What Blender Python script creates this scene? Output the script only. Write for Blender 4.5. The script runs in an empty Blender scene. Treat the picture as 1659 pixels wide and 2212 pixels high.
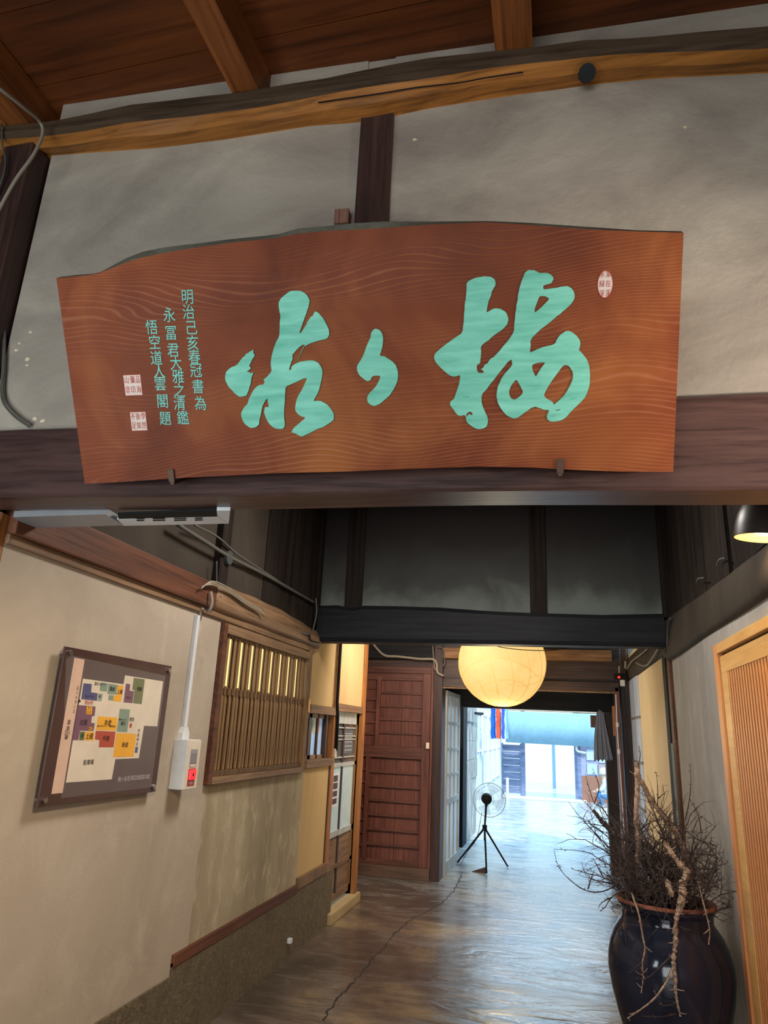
import bpy, bmesh, math, random
import numpy as np
from mathutils import Matrix, Vector
random.seed(7)
sc = bpy.context.scene
col = sc.collection
R = math.radians

# ------------------------------------------------------------------ camera
FPX = 1513.36; PX0, PY0 = 829.5, 1106.0
YAW, PITCH, ROLL = -0.240282936, 0.301695498, -0.045135286
def cam_axes():
    cy, sy = math.cos(YAW), math.sin(YAW); cp, sp = math.cos(PITCH), math.sin(PITCH)
    fwd = np.array([sy*cp, cy*cp, sp]); right = np.array([cy, -sy, 0.0]); down = np.cross(fwd, right)
    cr, sr = math.cos(ROLL), math.sin(ROLL)
    return np.array([cr*right + sr*down, -sr*right + cr*down, fwd])
CM = cam_axes(); EYE = np.array([0.0, 0.0, 1.5])
cd = bpy.data.cameras.new('camera'); cam = bpy.data.objects.new('camera', cd); col.objects.link(cam)
cd.sensor_fit = 'HORIZONTAL'; cd.sensor_width = 36.0; cd.lens = FPX*36.0/1659.0; cd.clip_start = 0.05; cd.clip_end = 300
m = Matrix.Identity(4)
for i in range(3):
    m[i][0] = CM[0][i]; m[i][1] = -CM[1][i]; m[i][2] = -CM[2][i]; m[i][3] = EYE[i]
cam.matrix_world = m
sc.camera = cam

# ------------------------------------------------------------------ exposure, world, lights
sc.view_settings.view_transform = 'Standard'; sc.view_settings.look = 'None'
sc.view_settings.exposure = 0.0; sc.view_settings.gamma = 1.0
sc.view_settings.use_curve_mapping = False
w = bpy.data.worlds.new('sky'); sc.world = w; w.use_nodes = True
nt = w.node_tree; nt.nodes.clear()
wo = nt.nodes.new('ShaderNodeOutputWorld'); bg = nt.nodes.new('ShaderNodeBackground')
tc = nt.nodes.new('ShaderNodeTexCoord'); sx = nt.nodes.new('ShaderNodeSeparateXYZ'); rp = nt.nodes.new('ShaderNodeValToRGB')
rp.color_ramp.elements[0].position = 0.0; rp.color_ramp.elements[0].color = (0.60, 0.84, 1.0, 1)
rp.color_ramp.elements[1].position = 0.9; rp.color_ramp.elements[1].color = (0.33, 0.65, 1.0, 1)
nt.links.new(tc.outputs['Generated'], sx.inputs[0]); nt.links.new(sx.outputs['Z'], rp.inputs[0])
nt.links.new(rp.outputs[0], bg.inputs['Color']); bg.inputs['Strength'].default_value = 2.9
nt.links.new(bg.outputs[0], wo.inputs['Surface'])

def area_light(name, loc, target, size, power, color, size_y=None, spread=180):
    l = bpy.data.lights.new(name, 'AREA'); l.energy = power; l.color = color; l.size = size
    if size_y: l.shape = 'RECTANGLE'; l.size_y = size_y
    l.spread = R(spread)
    o = bpy.data.objects.new(name, l); col.objects.link(o); o.location = loc
    d = Vector(target)-Vector(loc); o.rotation_euler = d.to_track_quat('-Z', 'Y').to_euler()
    return o
def spot_light(name, loc, target, power, color, angle, blend=0.6, rad=0.04):
    l = bpy.data.lights.new(name, 'SPOT'); l.energy = power; l.color = color; l.spot_size = R(angle); l.spot_blend = blend; l.shadow_soft_size = rad
    o = bpy.data.objects.new(name, l); col.objects.link(o); o.location = loc
    d = Vector(target)-Vector(loc); o.rotation_euler = d.to_track_quat('-Z', 'Y').to_euler()
    return o
# sunlight falling into the courtyard
sl = bpy.data.lights.new('sun', 'SUN'); sl.energy = 3.2; sl.color = (1.0, 0.97, 0.9); sl.angle = R(1.0)
so = bpy.data.objects.new('sun', sl); col.objects.link(so); so.rotation_euler = (R(38), R(12), R(20))
# cool fill light added behind the camera, out of view
area_light('rear_fill', (-0.9, -3.2, 1.1), (-0.4, 2.0, 1.7), 3.0, 135, (0.90, 0.97, 1.0), 1.8)
# unseen warm fill added near the front room ceiling
area_light('room_fill', (0.2, -1.4, 3.2), (-0.2, 1.4, 1.6), 1.0, 4, (1.0, 0.82, 0.62))
area_light('left_side_fill', (-2.0, 0.3, 1.5), (-1.7, 1.8, 2.35), 0.8, 26, (0.86, 0.97, 1.0))  # unseen cool fill added on the left to brighten the lower plaster
# spot lamps
spot_light('wall_spot', (1.45, 1.15, 1.95), (0.60, 1.88, 2.42), 120, (1.0, 0.86, 0.72), 62, 1.0, 0.08)
spot_light('left_wall_spot', (-0.6, 1.35, 2.0), (-1.8, 2.4, 0.55), 58, (1.0, 0.80, 0.56), 95, 0.8, 0.08)
# unseen area lights in the passage, its courtyard end and the bay
area_light('passage_fill', (-0.55, 3.4, 3.2), (-0.6, 3.5, 0.0), 0.6, 56, (1.0, 0.93, 0.85))
area_light('courtyard_daylight', (-0.2, 10.6, 2.6), (-0.3, 7.0, 0.6), 1.6, 70, (0.60, 0.82, 1.0), 1.0)
area_light('bay_fill', (-1.0, 6.0, 2.5), (-1.6, 8.2, 1.1), 0.4, 40, (1.0, 0.86, 0.74))  # added out of sight to brighten the panelled doors

# ------------------------------------------------------------------ helpers
def ray(x, y): return CM.T @ np.array([(x-PX0)/FPX, (y-PY0)/FPX, 1.0])
def on(x, y, ax, v):
    r = ray(x, y); return EYE + (v-EYE[ax])/r[ax]*r
def on_plane(x, y, p, n):
    r = ray(x, y); return EYE + np.dot(np.array(p)-EYE, n)/np.dot(r, n)*r

def tag(o, label=None, cat=None, group=None, kind=None):
    if label: o['label'] = label
    if cat: o['category'] = cat
    if group: o['group'] = group
    if kind: o['kind'] = kind
    return o
def acc(o):
    v = Vector((0, 0, 0))
    while o is not None: v = v + Vector(o.location); o = o.parent
    return v
def mk(name, verts, faces, mat, parent=None, smooth=False):
    """verts in world coordinates; the origin of a top-level mesh goes to its base"""
    vs = [Vector(tuple(float(c) for c in v)) for v in verts]
    if parent is not None:
        off = acc(parent); loc = Vector((0, 0, 0))
    else:
        xs = [v.x for v in vs]; ys = [v.y for v in vs]; zs = [v.z for v in vs]
        off = Vector(((min(xs)+max(xs))/2, (min(ys)+max(ys))/2, min(zs))); loc = off
    me = bpy.data.meshes.new(name)
    me.from_pydata([tuple(v-off) for v in vs], [], faces)
    bm = bmesh.new(); bm.from_mesh(me); bmesh.ops.recalc_face_normals(bm, faces=bm.faces); bm.to_mesh(me); bm.free()
    if smooth:
        for p in me.polygons: p.use_smooth = True
    me.materials.append(mat)
    o = bpy.data.objects.new(name, me); col.objects.link(o); o.location = loc
    if parent is not None: o.parent = parent
    return o
class G:
    """collects geometry"""
    def __init__(s): s.v = []; s.f = []
    def add(s, v, f):
        n = len(s.v); s.v += [tuple(p) for p in v]; s.f += [tuple(i+n for i in q) for q in f]; return s
    def box(s, x0, x1, y0, y1, z0, z1, b=0.0):
        if b <= 0:
            return s.add([(x0,y0,z0),(x1,y0,z0),(x1,y1,z0),(x0,y1,z0),(x0,y0,z1),(x1,y0,z1),(x1,y1,z1),(x0,y1,z1)],
              [(0,3,2,1),(4,5,6,7),(0,1,5,4),(1,2,6,5),(2,3,7,6),(3,0,4,7)])
        bm = bmesh.new(); bmesh.ops.create_cube(bm, size=1)
        for q in bm.verts: q.co = Vector(((x0+x1)/2+q.co.x*(x1-x0), (y0+y1)/2+q.co.y*(y1-y0), (z0+z1)/2+q.co.z*(z1-z0)))
        bmesh.ops.bevel(bm, geom=bm.edges[:], offset=b, segments=2, affect='EDGES', profile=0.6)
        bm.verts.index_update()
        s.add([q.co[:] for q in bm.verts], [tuple(q.index for q in f.verts) for f in bm.faces]); bm.free(); return s
    def prism(s, pts, off):
        n = len(pts); off = np.array(off); pts = [np.array(p, float) for p in pts]
        return s.add(pts+[p+off for p in pts], [tuple(range(n))[::-1], tuple(range(n, 2*n))]+[(i, (i+1) % n, n+(i+1) % n, n+i) for i in range(n)])
    def tube(s, pts, r, n=8, caps=True):
        pts = [Vector(tuple(float(c) for c in p)) for p in pts]
        rs = r if isinstance(r, (list, tuple)) else [r]*len(pts)
        V = []; up = None
        for i, p in enumerate(pts):
            t = (pts[min(i+1, len(pts)-1)]-pts[max(i-1, 0)]).normalized()
            if up is None: up = t.orthogonal().normalized()
            up = (up - t*up.dot(t))
            up = up.normalized() if up.length > 1e-6 else t.orthogonal().normalized()
            b = t.cross(up)
            for k in range(n):
                a = 2*math.pi*k/n; V.append(p+(up*math.cos(a)+b*math.sin(a))*rs[i])
        Fa = [(i*n+k, i*n+(k+1) % n, (i+1)*n+(k+1) % n, (i+1)*n+k) for i in range(len(pts)-1) for k in range(n)]
        if caps: Fa += [tuple(range(n))[::-1], tuple((len(pts)-1)*n+k for k in range(n))]
        return s.add(V, Fa)
    def lathe(s, prof, c=(0, 0, 0), n=40, M=None):
        V = []
        for r, z in prof:
            for k in range(n):
                a = 2*math.pi*k/n; v = Vector((r*math.cos(a), r*math.sin(a), z))
                if M: v = M @ v
                V.append(v+Vector(c))
        Fa = [(i*n+k, i*n+(k+1) % n, (i+1)*n+(k+1) % n, (i+1)*n+k) for i in range(len(prof)-1) for k in range(n)]
        return s.add(V, Fa)
    def disc(s, c, r, ax, th, n=24):
        ax = Vector(ax).normalized(); u = ax.orthogonal().normalized(); w_ = ax.cross(u); c = Vector(c)
        V = [c+(u*math.cos(2*math.pi*k/n)+w_*math.sin(2*math.pi*k/n))*r+ax*h for h in (0, th) for k in range(n)]
        return s.add(V, [tuple(range(n))[::-1], tuple(range(n, 2*n))]+[(k, (k+1) % n, n+(k+1) % n, n+k) for k in range(n)])
    def mk(s, name, mat, parent=None, smooth=False): return mk(name, s.v, s.f, mat, parent, smooth)
def box(name, x0, x1, y0, y1, z0, z1, mat, parent=None, b=0.0): return G().box(x0, x1, y0, y1, z0, z1, b).mk(name, mat, parent)
def empty(name, loc, label=None, cat=None, group=None, kind=None):
    o = bpy.data.objects.new(name, None); col.objects.link(o); o.location = tuple(float(c) for c in loc); o.empty_display_size = 0.1
    return tag(o, label, cat, group, kind)
def struct(o): o['kind'] = 'structure'; return o
def repeat(src, offs):
    for d in offs:
        c = src.copy(); col.objects.link(c); c.parent = src.parent; c.location = Vector(src.location)+Vector(d)
def spline(pts, k=6):
    """catmull-rom through 3D points"""
    P = [np.array(p, float) for p in pts]; P = [2*P[0]-P[1]]+P+[2*P[-1]-P[-2]]; out = []
    for i in range(1, len(P)-2):
        for j in range(k):
            t = j/k; a, b, c, d = P[i-1], P[i], P[i+1], P[i+2]
            out.append(0.5*((2*b)+(-a+c)*t+(2*a-5*b+4*c-d)*t*t+(-a+3*b-3*c+d)*t**3))
    out.append(P[-2]); return out

# ------------------------------------------------------------------ materials
def srgb(r, g, b):
    f = lambda c: (c/255/12.92) if c/255 <= 0.04045 else ((c/255+0.055)/1.055)**2.4
    return (f(r), f(g), f(b), 1)
class Mat:
    def __init__(s, name, rough=0.6, spec=0.4, metal=0.0):
        s.m = bpy.data.materials.new(name); s.m.use_nodes = True; s.t = s.m.node_tree; s.b = s.t.nodes['Principled BSDF']
        s.b.inputs['Roughness'].default_value = rough; s.b.inputs['Metallic'].default_value = metal
        s.b.inputs['Specular IOR Level'].default_value = spec
        s.tc = s.t.nodes.new('ShaderNodeTexCoord')
    def n(s, t, **kw):
        q = s.t.nodes.new(t)
        for k, v in kw.items(): setattr(q, k, v)
        return q
    def l(s, a, b): s.t.links.new(a, b)
    def vec(s, scale, rot=(0, 0, 0), coord='Object'):
        mp = s.n('ShaderNodeMapping'); mp.inputs['Scale'].default_value = scale; mp.inputs['Rotation'].default_value = rot
        s.l(s.tc.outputs[coord], mp.inputs['Vector']); return mp.outputs[0]
    def noise(s, vec, scale, detail=5, rough=0.55, dist=0.0):
        q = s.n('ShaderNodeTexNoise'); q.inputs['Scale'].default_value = scale; q.inputs['Detail'].default_value = detail
        q.inputs['Roughness'].default_value = rough; q.inputs['Distortion'].default_value = dist
        s.l(vec, q.inputs['Vector']); return q.outputs['Fac']
    def ramp(s, fac, stops):
        q = s.n('ShaderNodeValToRGB'); e = q.color_ramp.elements
        while len(e) > 1: e.remove(e[0])
        e[0].position = stops[0][0]; e[0].color = stops[0][1]
        for p, c in stops[1:]: x = e.new(p); x.color = c
        s.l(fac, q.inputs[0]); return q.outputs[0]
    def mix(s, a, b, fac, mode='MIX'):
        q = s.n('ShaderNodeMix', data_type='RGBA', blend_type=mode)
        for inp, v in ((q.inputs[6], a), (q.inputs[7], b), (q.inputs[0], fac)):
            if isinstance(v, (tuple, float, int)): inp.default_value = v
            else: s.l(v, inp)
        return q.outputs[2]
    def math(s, op, a, b=None):
        q = s.n('ShaderNodeMath', operation=op)
        for i, v in enumerate((a, b)):
            if v is None: continue
            if isinstance(v, (int, float)): q.inputs[i].default_value = v
            else: s.l(v, q.inputs[i])
        return q.outputs[0]
    def color(s, c):
        if isinstance(c, tuple): s.b.inputs['Base Color'].default_value = c
        else: s.l(c, s.b.inputs['Base Color'])
    def bump(s, h, st, dist=0.01):
        q = s.n('ShaderNodeBump'); q.inputs['Strength'].default_value = st; q.inputs['Distance'].default_value = dist
        s.l(h, q.inputs['Height']); s.l(q.outputs[0], s.b.inputs['Normal'])
def flat(name, c, rough=0.5, spec=0.4, metal=0.0, emit=0.0, alpha=1.0, trans=0.0):
    M = Mat(name, rough, spec, metal); v = M.vec((1, 1, 1)); f = M.noise(v, 9, 3)
    c2 = tuple(x*0.86 for x in c[:3])+(1,)
    M.color(M.mix(c2, c, M.ramp(f, [(0.3, (0, 0, 0, 1)), (0.7, (1, 1, 1, 1))])))
    if emit: M.b.inputs['Emission Color'].default_value = c; M.b.inputs['Emission Strength'].default_value = emit
    if trans: M.b.inputs['Transmission Weight'].default_value = trans
    return M.m
def plaster(name, ca, cb, cc=None, scale=1.6, streak=1.0, bump=0.25, rough=0.85, spec=0.2, fine=60):
    M = Mat(name, rough, spec); v = M.vec((1, 1, streak))
    f = M.noise(v, scale, 7, 0.6, 0.6); f2 = M.noise(M.vec((1, 1, streak**0.6)), scale*3.6, 6, 0.62, 0.5)
    c = M.ramp(f, [(0.3, ca), (0.68, cb)])
    if cc: c = M.mix(c, cc, M.ramp(f2, [(0.5, (0, 0, 0, 1)), (0.78, (0.8, 0.8, 0.8, 1))]))
    M.color(c); h = M.math('ADD', M.noise(M.vec((1, 1, 1)), fine, 4), M.math('MULTIPLY', f2, 2.0)); M.bump(h, bump, 0.006)
    return M.m
def wood(name, ca, cb, axis='x', scale=1.0, rough=0.5, spec=0.4, bump=0.3, mottled=0.5, dark=0.75):
    M = Mat(name, rough, spec)
    st = {'x': (0.06, 1, 1), 'y': (1, 0.06, 1), 'z': (1, 1, 0.06)}[axis]
    v = M.vec(st); f = M.noise(v, 34*scale, 6, 0.62, 0.8)
    f2 = M.noise(M.vec(tuple(0.25 if s_ < 1 else 1 for s_ in st)), 3.5*scale, 5, 0.6, 0.5)
    g = M.math('ADD', M.math('MULTIPLY', f, 1-mottled), M.math('MULTIPLY', f2, mottled))
    fine = M.noise(M.vec(tuple(0.03 if s_ < 1 else 1 for s_ in st)), 90*scale, 4, 0.6, 0.3)
    base = M.ramp(g, [(0.38, ca), (0.62, cb)]); dk = M.ramp(fine, [(0.36, (0.45, 0.45, 0.45, 1)), (0.52, (1, 1, 1, 1))])
    M.color(M.mix(base, dk, dark, 'MULTIPLY')); M.bump(M.math('ADD', f, M.math('MULTIPLY', fine, 0.6)), bump, 0.004)
    return M.m

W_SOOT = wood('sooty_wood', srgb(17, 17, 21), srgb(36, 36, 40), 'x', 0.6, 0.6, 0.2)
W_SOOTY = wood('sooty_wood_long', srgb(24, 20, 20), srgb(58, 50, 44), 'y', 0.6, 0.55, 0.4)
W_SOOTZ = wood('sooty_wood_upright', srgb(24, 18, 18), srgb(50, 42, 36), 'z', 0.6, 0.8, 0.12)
W_BEAM = wood('umber_beam_wood', srgb(58, 40, 38), srgb(92, 66, 60), 'x', 0.7, 0.38, 0.5, 0.25)
W_LOG = wood('tan_log_wood', srgb(134, 82, 34), srgb(190, 126, 60), 'x', 0.6, 0.5, 0.3, 0.3)
W_LOGG = wood('grey_log_wood', srgb(66, 52, 40), srgb(96, 78, 60), 'x', 0.6, 0.7, 0.2, 0.3)
W_JOIST = wood('joist_wood', srgb(88, 48, 20), srgb(150, 86, 40), 'y', 0.5, 0.55, 0.3, 0.3)
W_BOARD = wood('ceiling_board_wood', srgb(58, 26, 12), srgb(120, 62, 24), 'x', 0.3, 0.55, 0.3, 0.2, 0.7)
W_RED = wood('red_brown_wood', srgb(92, 52, 44), srgb(126, 76, 62), 'z', 1.0, 0.5, 0.35, 0.25)
W_REDX = wood('red_brown_rail_wood', srgb(84, 50, 42), srgb(118, 74, 60), 'x', 1.0, 0.5, 0.35, 0.25)
W_DARKZ = wood('dark_brown_wood', srgb(44, 30, 28), srgb(78, 54, 48), 'z', 0.8, 0.5, 0.35, 0.25)
W_DARKX = wood('dark_brown_cross_wood', srgb(48, 34, 30), srgb(86, 64, 54), 'x', 0.8, 0.5, 0.35, 0.25)
W_KAMOI = wood('brown_rail_wood', srgb(76, 44, 30), srgb(112, 68, 46), 'y', 0.7, 0.6, 0.3, 0.25)
W_KAMOI2 = wood('light_brown_rail_wood', srgb(112, 84, 60), srgb(150, 118, 88), 'y', 0.7, 0.6, 0.3, 0.25)
W_LATT = wood('weathered_slat_wood', srgb(96, 70, 46), srgb(158, 122, 82), 'z', 1.4, 0.65, 0.25, 0.35)
W_LATTD = wood('weathered_board_wood', srgb(74, 54, 38), srgb(122, 92, 62), 'z', 1.4, 0.65, 0.25, 0.35)
W_DOOR = wood('new_cedar_wood', srgb(206, 150, 84), srgb(228, 178, 108), 'y', 1.0, 0.5, 0.35, 0.12, 0.5, 0.15)
W_SLAT = wood('cedar_slat_wood', srgb(190, 118, 66), srgb(222, 152, 90), 'z', 1.0, 0.5, 0.35, 0.12, 0.5, 0.15)
W_SASH = wood('sash_wood', srgb(104, 78, 56), srgb(142, 110, 80), 'z', 1.0, 0.6, 0.3, 0.2)
W_POSTO = wood('orange_post_wood', srgb(140, 88, 42), srgb(178, 118, 62), 'z', 1.0, 0.5, 0.3, 0.2)
W_WHITE = wood('pale_painted_wood', srgb(150, 152, 152), srgb(190, 192, 190), 'z', 1.0, 0.6, 0.3, 0.15, 0.5, 0.3)
P_LEFT = plaster('trowelled_beige_plaster', srgb(164, 150, 132), srgb(188, 174, 156), srgb(194, 182, 164), 1.1, 0.7, 0.18)
P_LEFT2 = plaster('patchy_beige_plaster', srgb(142, 130, 106), srgb(176, 162, 134), srgb(208, 196, 168), 2.6, 0.3, 0.3)
P_RIGHT = plaster('grey_plaster', srgb(140, 136, 130), srgb(168, 162, 154), srgb(180, 176, 168), 1.6, 0.4, 0.2)
P_CREAM = plaster('cream_plaster', srgb(202, 184, 148), srgb(222, 206, 176), None, 1.5, 0.3, 0.1)
P_YEL = plaster('mustard_plaster', srgb(186, 156, 108), srgb(204, 176, 126), None, 1.5, 0.3, 0.1)
P_FRONT = plaster('grey_brown_plaster', srgb(130, 120, 110), srgb(178, 168, 154), None, 1.5, 1.8, 0.4)
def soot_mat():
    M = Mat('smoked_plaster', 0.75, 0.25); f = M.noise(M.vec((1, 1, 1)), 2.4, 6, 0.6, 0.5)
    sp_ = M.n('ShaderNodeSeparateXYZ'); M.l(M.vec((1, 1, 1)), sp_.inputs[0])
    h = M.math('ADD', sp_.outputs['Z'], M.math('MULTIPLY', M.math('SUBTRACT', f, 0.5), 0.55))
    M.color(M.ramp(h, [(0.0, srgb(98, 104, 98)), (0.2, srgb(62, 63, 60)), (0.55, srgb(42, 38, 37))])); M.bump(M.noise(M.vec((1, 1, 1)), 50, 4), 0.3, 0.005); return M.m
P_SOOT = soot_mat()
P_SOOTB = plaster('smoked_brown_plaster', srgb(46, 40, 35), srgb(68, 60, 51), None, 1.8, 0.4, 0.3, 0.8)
P_BASE = plaster('pebbled_plinth_render', srgb(96, 84, 66), srgb(116, 102, 80), srgb(150, 134, 108), 14, 1.0, 1.0, 0.8, 0.25, 160)
P_OUT = plaster('white_outdoor_plaster', srgb(206, 210, 206), srgb(232, 234, 230), None, 1.2, 0.5, 0.15)
P_STONE = plaster('rough_stone', srgb(110, 110, 108), srgb(206, 206, 200), srgb(150, 152, 150), 6, 0.4, 0.8)
BLACK = flat('black_metal', srgb(22, 22, 24), 0.7, 0.2)
CABLE = flat('grey_cable', srgb(150, 140, 124), 0.5)
CABLED = flat('dark_grey_cable', srgb(88, 86, 80), 0.5)
WHITEP = flat('white_plastic', srgb(212, 214, 216), 0.4)
IVORY = flat('ivory_plastic', srgb(222, 208, 188), 0.45)
GREYM = flat('grey_metal', srgb(150, 152, 156), 0.4, 0.5, 0.3)
STEEL = flat('steel', srgb(190, 188, 184), 0.25, 0.5, 1.0)
IRON = flat('rusty_iron', srgb(92, 70, 56), 0.6, 0.4, 0.3)

def floor_material():
    M = Mat('worn_concrete', 0.3, 0.9)
    v = M.vec((1, 1, 1)); vs = M.vec((0.8, 2.3, 1), (0, 0, R(5)))
    a = M.noise(v, 0.9, 7, 0.6, 0.8); b = M.noise(vs, 2.1, 4, 0.5, 1.8)
    c = M.ramp(a, [(0.36, srgb(74, 62, 54)), (0.5, srgb(98, 84, 74)), (0.64, srgb(146, 126, 92))])
    c = M.mix(c, srgb(120, 108, 98), M.math('MULTIPLY', M.ramp(b, [(0.5, (0, 0, 0, 1)), (0.7, (1, 1, 1, 1))]), 0.5))
    # concrete colour turns paler towards the open courtyard
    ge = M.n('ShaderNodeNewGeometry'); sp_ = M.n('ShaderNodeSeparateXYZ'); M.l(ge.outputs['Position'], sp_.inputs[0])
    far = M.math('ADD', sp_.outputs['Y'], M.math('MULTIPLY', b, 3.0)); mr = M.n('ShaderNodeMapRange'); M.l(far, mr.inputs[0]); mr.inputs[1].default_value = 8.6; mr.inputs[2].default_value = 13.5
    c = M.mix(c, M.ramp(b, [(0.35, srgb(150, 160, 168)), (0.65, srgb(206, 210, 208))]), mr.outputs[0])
    M.color(c)
    rf = M.n('ShaderNodeMapRange'); M.l(b, rf.inputs[0]); rf.inputs[1].default_value = 0.3; rf.inputs[2].default_value = 0.7
    rf.inputs[3].default_value = 0.17; rf.inputs[4].default_value = 0.34; M.l(rf.outputs[0], M.b.inputs['Roughness'])
    h = M.math('ADD', M.math('MULTIPLY', b, 1.0), M.math('MULTIPLY', M.noise(vs, 6, 3, 0.5, 0.8), 0.35))
    M.bump(h, 0.6, 0.02)
    return M.m
FLOOR = floor_material()
def court_floor():
    M = Mat('pale_courtyard_concrete', 0.35, 0.5)
    b = M.noise(M.vec((0.25, 2.2, 1)), 1.6, 5, 0.55, 0.8)
    M.color(M.ramp(b, [(0.35, srgb(150, 160, 168)), (0.65, srgb(212, 216, 212))])); M.bump(b, 0.3, 0.02)
    return M.m
CFLOOR = court_floor()
def sign_wood():
    M = Mat('varnished_zelkova', 0.5, 0.14)
    v = M.vec((1, 1, 1)); sp = M.n('ShaderNodeSeparateXYZ'); M.l(v, sp.inputs[0]); u, z = sp.outputs['X'], sp.outputs['Z']
    n1 = M.noise(M.vec((0.55, 1, 1.7)), 1.6, 2, 0.45, 0.2)
    n2 = M.noise(M.vec((0.30, 1, 2.0)), 6.0, 1, 0.5, 0.0)
    low = M.math('SUBTRACT', 0.62, z)
    ph = M.math('SUBTRACT', z, M.math('MULTIPLY', M.math('MULTIPLY', u, low), 0.22))
    ph = M.math('ADD', ph, M.math('MULTIPLY', n1, 0.42))
    ph = M.math('ADD', ph, M.math('MULTIPLY', n2, 0.05))
    # wider rings towards the foot of the board
    ph = M.math('MULTIPLY', ph, M.math('ADD', 430.0, M.math('MULTIPLY', z, 160.0)))
    s_ = M.math('ADD', M.math('MULTIPLY', M.math('SINE', ph), 0.5), 0.5)
    line = M.math('POWER', s_, 5.0)
    wide = M.noise(M.vec((1, 1, 1)), 2.2, 4, 0.6, 0.5)
    base = M.ramp(wide, [(0.28, srgb(88, 40, 24)), (0.5, srgb(124, 60, 34)), (0.74, srgb(160, 92, 46))])
    lite = M.ramp(wide, [(0.3, srgb(126, 70, 48)), (0.7, srgb(176, 112, 76))])
    fade = M.math('MULTIPLY', line, M.ramp(M.noise(M.vec((1, 1, 2)), 2.6, 3, 0.5), [(0.35, (0.18,)*3+(1,)), (0.6, (0.75,)*3+(1,))]))
    c = M.mix(base, lite, fade)
    M.color(c); M.bump(line, 0.35, 0.003); return M.m
SIGNW = sign_wood()
TURQ = None
def turq():
    M = Mat('turquoise_paint', 0.6, 0.3); f = M.noise(M.vec((0.5, 1, 3.2), (0, R(-12), 0)), 12, 5, 0.6, 0.4)
    M.color(M.ramp(f, [(0.3, srgb(100, 184, 160)), (0.7, srgb(142, 222, 198))])); M.bump(f, 0.3, 0.004); return M.m
TURQ = turq()
TURQS = flat('small_turquoise_paint', srgb(120, 204, 190), 0.6)
LIVE = plaster('grey_live_edge', srgb(80, 76, 66), srgb(112, 112, 100), None, 5, 0.3, 0.5)

# ------------------------------------------------------------------ the setting
XL, XR = -1.8, 0.815
A = R(3.6); FO = np.array([-1.8, 1.745, 0.0]); FU = np.array([math.cos(A), math.sin(A), 0]); FN = np.array([-math.sin(A), math.cos(A), 0])
def F(u, d, z): return FO+u*FU+d*FN+np.array([0, 0, z])
def onF(x, y, d): return on_plane(x, y, FO+d*FN, FN)
def fbox(g, u0, u1, d0, d1, z0, z1):
    V = [F(u, d, z) for z in (z0, z1) for (u, d) in ((u0, d0), (u1, d0), (u1, d1), (u0, d1))]
    return g.add(V, [(0,3,2,1),(4,5,6,7),(0,1,5,4),(1,2,6,5),(2,3,7,6),(3,0,4,7)])

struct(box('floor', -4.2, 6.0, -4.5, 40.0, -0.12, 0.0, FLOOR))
# dark crack line across the floor
crk = [(390,2212),(445,2150),(470,2110),(505,2090),(560,2055),(600,2030),(650,1985),(700,1950),(760,1945),(880,1990),(935,1965),(960,1945),(985,1920),(995,1885)]
crk = [(700,2205),(725,2160),(755,2130),(790,2090),(800,2075),(830,2045),(860,2010),(890,1985),(925,1968),(960,1945),(985,1915),(998,1885)]
pts = [on(x, y, 2, 0.0) for x, y in crk]
g = G(); rr = random.Random(3); sp = spline(pts, 8); V = []; Fa = []
for i, p in enumerate(sp):
    j = rr.uniform(-0.012, 0.012); wd = rr.uniform(0.003, 0.008)
    V += [(p[0]+j-wd, p[1], 0.0016), (p[0]+j+wd, p[1], 0.0016), (p[0]+j+wd, p[1], -0.004), (p[0]+j-wd, p[1], -0.004)]
    if i: 
        b_ = (i-1)*4; Fa += [(b_+k, b_+(k+1) % 4, b_+4+(k+1) % 4, b_+4+k) for k in range(4)]
g.add(V, Fa); g.mk('crack', flat('crack_dirt', srgb(52, 42, 36), 0.9), bpy.data.objects['floor'])

# --- left wall of the passage
wl = empty('wall_left', (XL, 3.5, 0), kind='structure')
LW = XL-0.2
box('plaster', LW, XL, 1.95, 3.66, 0.34, 2.06, P_LEFT, wl)
box('plaster', LW, XL-0.002, 3.66, 5.235, 0.43, 1.18, P_LEFT2, wl)
box('plaster', LW, XL-0.002, 5.165, 5.235, 1.18, 2.06, P_LEFT2, wl)
box('plaster', LW, XL-0.001, 3.66, 5.165, 2.04, 2.06, P_LEFT2, wl)
g = G().box(LW, XL-0.004, 5.235, 5.87, 0.47, 1.22); g.mk('plaster', P_YEL, wl)
box('plaster', LW, XL-0.004, 5.235, 5.90, 1.66, 2.12, P_YEL, wl)
box('plaster', LW, XL-0.004, 5.42, 5.90, 2.12, 2.9, P_YEL, wl)
box('plaster', LW, XL-0.004, 5.97, 6.80, 1.70, 2.9, P_YEL, wl)
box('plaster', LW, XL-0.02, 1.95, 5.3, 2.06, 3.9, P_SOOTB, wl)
bl = struct(box('baseboard_left', LW, XL+0.012, 1.95, 6.10, 0.0, 0.345, P_BASE))
box('plinth_upper', LW, XL+0.012, 3.50, 6.10, 0.345, 0.40, P_BASE, bl)
t1 = struct(box('trim_1', XL-0.1, XL+0.016, 3.50, 5.235, 0.38, 0.435, W_KAMOI, b=0.004))
t2 = struct(box('trim_2', XL-0.1, XL+0.018, 5.235, 5.92, 0.40, 0.475, W_SASH, b=0.004))
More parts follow.
